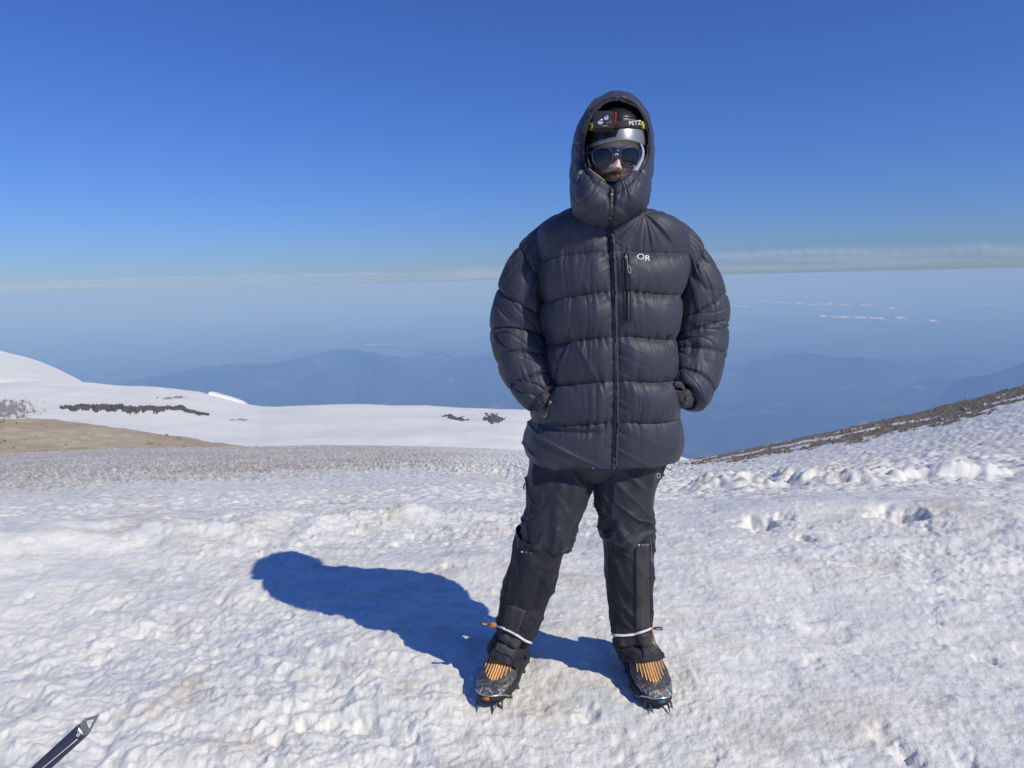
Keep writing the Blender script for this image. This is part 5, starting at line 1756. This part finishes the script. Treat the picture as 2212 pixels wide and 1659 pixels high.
# ================================================================ boots and crampons
def ground_z(x, y):
    a = math.atan2(x, y); r = math.hypot(x, y)
    i = int(np.clip(np.searchsorted(AZ, a), 1, len(AZ) - 1)); j = int(np.clip(np.searchsorted(RR, r), 1, len(RR) - 1))
    return float(near_Z[i, j])
def smooth_np(x): return x * x * (3 - 2 * x)
def boot(toe_px, ank_px, yaw_extra, flip):
    """local frame: x to the wearer's outer side * flip, y toward the toe, z up; origin under the ball of the foot"""
    SOLE = .034
    toe = at(toe_px[0], toe_px[1], 1.0)
    d = ray(*toe_px); k = (CAM_H - SOLE) / -d[2]
    T = np.array([float(d[0] * k), float(d[1] * k), SOLE])
    A = loc(ank_px[0], ank_px[1], 2.34)
    dirv = np.array([T[0] - A[0], T[1] - A[1]])
    ang = math.atan2(dirv[0], -dirv[1]) + yaw_extra
    root = bpy.data.objects.new('boot', None); COL.objects.link(root)
    root.location = (T[0], T[1], 0); root.rotation_euler = (0, 0, ang)
    adopt(root, person); bpy.context.view_layer.update()
    # stations along the foot: y from the toe (0) to the heel (.335) -> local -y is toward the viewer
    L_ = .330
    ny, na = 90, 80
    ys = np.linspace(0, 1, ny)
    hw = np.interp(ys, [0, .02, .06, .13, .22, .33, .45, .60, .75, .88, .96, 1.0], [.012, .026, .040, .051, .0585, .061, .056, .049, .048, .049, .042, .030])
    top = np.interp(ys, [0, .02, .06, .12, .20, .30, .40, .50, .60, .72, .85, .95, 1.0], [.030, .046, .060, .072, .082, .098, .122, .150, .185, .22, .24, .235, .20])
    cxs = np.interp(ys, [0, .2, .45, 1.0], [.004, .004, -.002, 0.]) * flip
    ca = np.linspace(0, 2 * math.pi, na, endpoint=False)
    Pb = np.zeros((na, ny, 3))
    for j in range(ny):
        h = top[j] - SOLE
        for_x = np.sign(np.cos(ca)) * np.abs(np.cos(ca)) ** .72
        for_z = np.sign(np.sin(ca)) * np.abs(np.sin(ca)) ** .80
        Pb[:, j, 0] = cxs[j] + hw[j] * for_x * np.where(np.sin(ca) > 0, 1 - .20 * np.clip(np.sin(ca), 0, 1) ** 2 * min(1, h / .09), 1)
        Pb[:, j, 1] = L_ * ys[j]
        Pb[:, j, 2] = SOLE + h * (.5 + .5 * for_z)
    Nb = grid_normals(Pb, True)
    rand_ = np.exp(-((Pb[..., 2] - (SOLE + .034)) / .004) ** 2) * -.0022 + np.where(Pb[..., 2] < SOLE + .034, .0025, 0)
    Pb = Pb + Nb * rand_[..., None]
    Pb = Pb + Nb * (noise3(Pb[..., 0] * 30, Pb[..., 1] * 30, Pb[..., 2] * 30, 231) * .0016)[..., None]
    c0 = Pb[:, 0].mean(0); c1 = Pb[:, -1].mean(0)
    Pb = np.concatenate([np.tile(c0, (na, 1))[:, None], Pb, np.tile(c1, (na, 1))[:, None]], 1)
    up_ = mesh_from('upper', Pb.reshape(-1, 3), grid_faces(na, ny + 2, True), M_BOOT)
    up_.parent = root
    # sole
    bm = bmesh.new()
    outl = []
    for s_ in (1, -1):
        rng_ = range(0, ny, 4) if s_ == 1 else range(ny - 1, -1, -4)
        for j in rng_: outl.append((cxs[j] + s_ * (hw[j] + .003), L_ * ys[j] - (.004 if j < 3 else 0)))
    lo_ = [bm.verts.new((x, y, SOLE - .016)) for x, y in outl]; hi_ = [bm.verts.new((x, y, SOLE + .010)) for x, y in outl]
    n_ = len(outl)
    for i in range(n_): bm.faces.new((lo_[i], lo_[(i + 1) % n_], hi_[(i + 1) % n_], hi_[i]))
    bm.faces.new(lo_[::-1]); bm.faces.new(hi_)
    so = bm_obj('sole', bm, M_SOLE, None); so.parent = root
    Bu = bvh_local(up_)
    # grey mesh vamp and the orange strips moulded on it
    def surf(x, y, lift=.0):
        l, n, i, dd = Bu.ray_cast(Vector((x, y, .6)), Vector((0, 0, -1)))
        if l is None: return None, None
        if n.z < 0: n = -n
        return l + n * lift, n
    bm = bmesh.new(); g = []
    for i in range(15):
        row = []
        for j in range(21):
            s, t = i / 14, j / 20
            y = .036 + t * .15
            half = np.interp(t, [0, .15, .5, 1], [.022, .040, .050, .044]) 
            x = (s * 2 - 1) * half
            y2 = y + (abs(s * 2 - 1) ** 2) * .034
            l, n = surf(x, y2, .0016)
            row.append(bm.verts.new(l) if l is not None else None)
        g.append(row)
    for i in range(14):
        for j in range(20):
            q = (g[i][j], g[i + 1][j], g[i + 1][j + 1], g[i][j + 1])
            if all(q): bm.faces.new(q)
    va = bm_obj('vamp', bm, M_VAMP, None); va.parent = root
    specs = [(-.046, .092, -.038, .150, .8), (-.036, .068, -.031, .168, 1.0), (-.0255, .054, -.0235, .18, 1.3), (-.0155, .046, -.0165, .19, 1.6), (-.0060, .042, -.0092, .19, 2.0), (.0030, .042, -.0012, .19, 2.0),
             (.0120, .045, .0070, .19, 1.6), (.0220, .052, .0168, .18, 1.3), (.0330, .066, .029, .17, 1.1), (.0440, .090, .040, .15, .9)]
    for (x0, y0, x1, y1, wq) in specs:
        pts, nor = [], []
        for t in np.linspace(0, 1, 16):
            l, n = surf((x0 + (x1 - x0) * t) * flip, y0 + (y1 - y0) * t, .0024)
            if l is not None: pts.append(l); nor.append(n)
        if len(pts) < 3: continue
        bm = bmesh.new(); tube(bm, pts, .0015 * wq + .0004, 6, .9, up=nor)
        o = bm_obj('stripe', bm, M_ORANGE, None); o.parent = root
    # pull tab at the top of the stripes
    pts, nor = [], []
    for t in np.linspace(-1, 1, 9):
        l, n = surf(t * .015, .193 - .003 * t * t, .003)
        if l is not None: pts.append(l); nor.append(n)
    if len(pts) > 2:
        bm = bmesh.new(); tube(bm, pts, .004, 6, .6, up=nor); o = bm_obj('stripe', bm, M_ORANGE, None); o.parent = root
    # toe rand seam
    pts = []
    for a in np.linspace(math.radians(15), math.radians(165), 30):
        j = int(np.interp(abs(math.cos(a)), [0, 1], [2, 30]))
        pts.append(Vector((cxs[j] + (hw[j] + .002) * math.cos(a) * 1.0, L_ * ys[j], SOLE + .034)))
    # ---- crampon
    cr = bpy.data.objects.new('crampon', None); COL.objects.link(cr)
    cr.location = root.location; cr.rotation_euler = root.rotation_euler
    bpy.context.view_layer.update(); adopt(cr, person); bpy.context.view_layer.update()
    bm = bmesh.new()
    zf_ = SOLE - .018
    fr = []
    def bar(a, b, w_=.0055, h_=.0022, up=(0, 0, 1)):
        tube(bm, [a, b], w_, 4, h_ / w_, up=Vector(up))
    side = lambda s_, t: Vector((np.interp(t, ys, cxs) + s_ * (np.interp(t, ys, hw) - .006), L_ * t, zf_))
    tt = [.05, .14, .25, .36, .46]
    for s_ in (-1, 1):
        for a, b in zip(tt[:-1], tt[1:]): bar(side(s_, a), side(s_, b))
        for a, b in zip([.70, .80, .92], [.80, .92, .98]): bar(side(s_, a), side(s_, b))
    for t in (.06, .30, .46, .70, .94): bar(side(-1, t), side(1, t))
    bar(Vector((0, L_ * .30, zf_)), Vector((0, L_ * .80, zf_)), .010)
    f = bm_obj('crampon_frame', bm, M_STEEL, None, smooth=False); f.parent = cr
    def point(base, tip, w_):
        b2 = bmesh.new(); base = Vector(base); tip = Vector(tip)
        m_ = base + (tip - base) * .5
        tube(b2, [base, m_, tip], [w_, w_ * .72, .0008], 4, .38, up=Vector((1, .2, 0)))
        o = bm_obj('crampon_point', b2, M_STEEL, None, smooth=False); o.parent = cr
    for s_ in (-1, 1):
        b0 = side(s_, .05); point(b0 + Vector((0, .01, .002)), b0 + Vector((s_ * -.004, -.044, -.022)), .0085)
        b0 = side(s_, .10); point(b0, b0 + Vector((s_ * .010, -.022, -.034)), .0095)
        for t in (.25, .44, .74, .94):
            b0 = side(s_, t); point(b0, b0 + Vector((s_ * .012, -.004, -.036)), .0090)
    # toe bail: bright wire over the welt
    bm = bmesh.new()
    pts = [side(-1, .16) + Vector((-.012, 0, .004)), side(-1, .10) + Vector((-.010, -.004, .022))]
    for a in np.linspace(-.9, .9, 9):
        pts.append(Vector((cxs[4] + .036 * a, -.006 + .016 * abs(a) ** 2.2, SOLE + .013 - .003 * abs(a))))
    pts += [side(1, .10) + Vector((.010, -.004, .022)), side(1, .16) + Vector((.012, 0, .004))]
    tube(bm, pts, .0028, 8)
    o = bm_obj('toe_bail', bm, M_BAIL, None); o.parent = cr
    bm = bmesh.new()
    a = Vector((cxs[0] - .010, -.011, SOLE + .004)); tube(bm, [a, a + Vector((.022, 0, 0))], .006, 8, .4, up=Vector((0, 1, 0)))
    o = bm_obj('front_plate', bm, M_RUST if flip < 0 else M_TEAL, None); o.parent = cr
    # anti-ball plate under the forefoot
    bm = bmesh.new()
    q = [side(-1, .10), side(1, .10), side(1, .42), side(-1, .42)]
    vs = [bm.verts.new(p * 1 + Vector((0, 0, dz))) for dz in (-.006, -.003) for p in q]
    for fidx in ((0, 1, 2, 3), (4, 5, 6, 7), (0, 1, 5, 4), (1, 2, 6, 5), (2, 3, 7, 6), (3, 0, 4, 7)): bm.faces.new([vs[i] for i in fidx])
    o = bm_obj('anti_ball_plate', bm, M_SOLE, None, smooth=False); o.parent = cr
    # heel lever and ankle strap
    bm = bmesh.new()
    hl = Vector((0, L_ + .008, SOLE + .02)); tube(bm, [hl, hl + Vector((0, .006, .05))], [.012, .009], 8, .4, up=Vector((0, 1, 0)))
    o = bm_obj('heel_lever', bm, M_STEEL, None); o.parent = cr
    bm = bmesh.new()
    s_ = flip
    pts = [Vector((-s_ * .050, .30, .09)), Vector((-s_ * .060, .23, .12)), Vector((-s_ * .052, .17, .145))]
    tube(bm, crv(pts, 10), .010, 6, .25, up=Vector((1, 0, 0)))
    o = bm_obj('ankle_strap', bm, M_TEAL, None); o.parent = cr
    # wisps of snow caught on the toe
    return root
def bvh_local(o):
    return BVHTree.FromPolygons([v.co.copy() for v in o.data.vertices], [list(p.vertices) for p in o.data.polygons])
boot((1054, 1508), (1092, 1415), 0.0, -1)
boot((1424, 1514), (1386, 1405), 0.0, 1)

# ================================================================ ice axe, head planted in the snow beyond the frame
M_SHAFT = simple('axe_shaft_navy', (.022, .030, .062), .33, spec=.6, var=.08)
M_SPIKE_STEEL = simple('axe_steel', (.30, .31, .33), .30, metal=.9)
M_AXEWHITE = simple('axe_white_line', (.72, .76, .80), .5)
axe = bpy.data.objects.new('ice_axe', None); COL.objects.link(axe)
dpx = 1.60
def axp(u, v, depth=dpx):
    d = ray(u, v); n = Vector([float(c) for c in d]); k = depth / n.dot(_F)
    return CAMP + n * k
tip = axp(213, 1544); 
e_sh0 = axp(181, 1575); e_far = axp(-373, 2082)
adir = (e_far - e_sh0).normalized()          # along the shaft toward its head
view = (e_sh0 - CAMP).normalized()
side_ = adir.cross(view).normalized()         # across the shaft, in the picture plane
if side_.dot(Vector((0, 0, 1))) < 0: side_ = -side_
nrm = -(side_.cross(adir)).normalized()
if nrm.dot(view) > 0: nrm = -nrm
axe.location = e_sh0
bpy.context.view_layer.update()
tag(axe, 'navy ice axe shaft with pierced steel spike, slanting up from the lower left corner', 'ice axe')
px_m = dpx / FOC
Ls = .62
bm = bmesh.new()
nseg = 30; rings_ = []
ew, ed = 15.6 * px_m, .0078
for i in range(nseg + 1):
    t = i / nseg
    c = e_sh0 + adir * (Ls * t - .002)
    ring = []
    for k in range(28):
        a = 2 * math.pi * k / 28
        x = math.copysign(abs(math.cos(a)) ** .75, math.cos(a)) * ew; y = math.copysign(abs(math.sin(a)) ** .8, math.sin(a)) * ed
        ring.append(bm.verts.new(c + side_ * x + nrm * y + adir * ((.004 + .007 * (1 - (x / ew) ** 2)) if i == 0 else 0)))
    rings_.append(ring)
for A_, B_ in zip(rings_[:-1], rings_[1:]):
    for k in range(28): bm.faces.new((A_[k], A_[(k + 1) % 28], B_[(k + 1) % 28], B_[k]))
bm.faces.new(rings_[0]); bm.faces.new(rings_[-1][::-1])
o = bm_obj('shaft', bm, M_SHAFT, None); adopt(o, axe)
B_AX = bvh_of(o)
# spike: a pointed plate with a triangular eye
outer = [(174, 1562), (178, 1556.5), (183, 1553), (198, 1548.5), (214, 1543.5), (207, 1557), (200, 1571), (193.5, 1584), (189, 1588), (182, 1586), (176, 1574)]
inner = [(186.3, 1556.8), (195, 1554.6), (204.5, 1552.6), (200, 1562), (195, 1572), (191.5, 1574.5), (188, 1568), (186.2, 1561)]
bm = bmesh.new()
def ring_at(px, off):
    return [bm.verts.new(axp(u, v) + nrm * off) for u, v in px]
no = 40
def resample(px, n):
    p = np.array(px + [px[0]], float); d = np.r_[0, np.cumsum(np.linalg.norm(np.diff(p, axis=0), axis=1))]
    t = np.linspace(0, d[-1], n, endpoint=False)
    return list(zip(np.interp(t, d, p[:, 0]), np.interp(t, d, p[:, 1])))
def align(px, c):
    a = [math.atan2(v - c[1], u - c[0]) for u, v in px]; return [px[i] for i in np.argsort(a)]
c_ = (192.5, 1563)
oo, ii_ = align(resample(outer, 60), c_), align(resample(inner, 60), c_)
o1, o2, i1, i2 = ring_at(oo, .0028), ring_at(oo, -.0028), ring_at(ii_, .0020), ring_at(ii_, -.0020)
for k in range(60):
    j = (k + 1) % 60
    bm.faces.new((o1[k], o1[j], i1[j], i1[k])); bm.faces.new((o2[k], i2[k], i2[j], o2[j]))
    bm.faces.new((o1[k], o2[k], o2[j], o1[j])); bm.faces.new((i1[k], i1[j], i2[j], i2[k]))
o = bm_obj('spike', bm, M_SPIKE_STEEL, None, smooth=False); adopt(o, axe)
# steel ferrule under the eye
bm = bmesh.new()
rings_ = []
for t, sc in ((-.0015, .90), (.001, .99), (.006, 1.0), (.011, 1.01)):
    rings_.append([bm.verts.new(e_sh0 + adir * (t + .0065 * math.sin(2 * math.pi * k / 24) ** 2) + side_ * (ew * sc * math.cos(2 * math.pi * k / 24)) + nrm * (ed * sc * math.sin(2 * math.pi * k / 24))) for k in range(24)])
for A_, B_ in zip(rings_[:-1], rings_[1:]):
    for k in range(24): bm.faces.new((A_[k], A_[(k + 1) % 24], B_[(k + 1) % 24], B_[k]))
bm.faces.new(rings_[0])
o = bm_obj('ferrule', bm, M_SPIKE_STEEL, None); adopt(o, axe)
# white line and rivet ring
pts, nor = on_surface(B_AX, [(167.5, 1596.5), (150, 1611), (120, 1636), (92, 1659.5), (60, 1687)], .0006)
if len(pts) > 1:
    bm = bmesh.new(); tube(bm, pts, .0010, 6, .6, up=nor); adopt(bm_obj('white_line', bm, M_AXEWHITE, None), axe)
l, n = hit(B_AX, 169, 1587.5)
if l is not None:
    bm = bmesh.new(); c = [l + n * .001 + side_ * (.0026 * math.cos(a)) + adir * (.0026 * math.sin(a)) for a in np.linspace(0, 2 * math.pi, 17)]
    tube(bm, c, .0010, 6, cap=False); adopt(bm_obj('rivet', bm, M_AXEWHITE, None), axe)
# head: pick and adze
hc = e_sh0 + adir * Ls
bm = bmesh.new()
pk_ = [hc + side_ * .03, hc + side_ * .09 + adir * .004, hc + side_ * .15 - adir * .012, hc + side_ * .19 - adir * .035]
tube(bm, pk_, [.014, .012, .008, .001], 6, .3, up=nrm)
o = bm_obj('pick', bm, M_SPIKE_STEEL, None, smooth=False); adopt(o, axe)
bm = bmesh.new()
tube(bm, [hc + side_ * .03, hc - side_ * .03, hc - side_ * .07 - adir * .004, hc - side_ * .11 - adir * .014], [.014, .013, .020, .028], 6, .25, up=adir)
o = bm_obj('adze', bm, M_SPIKE_STEEL, None, smooth=False); adopt(o, axe)
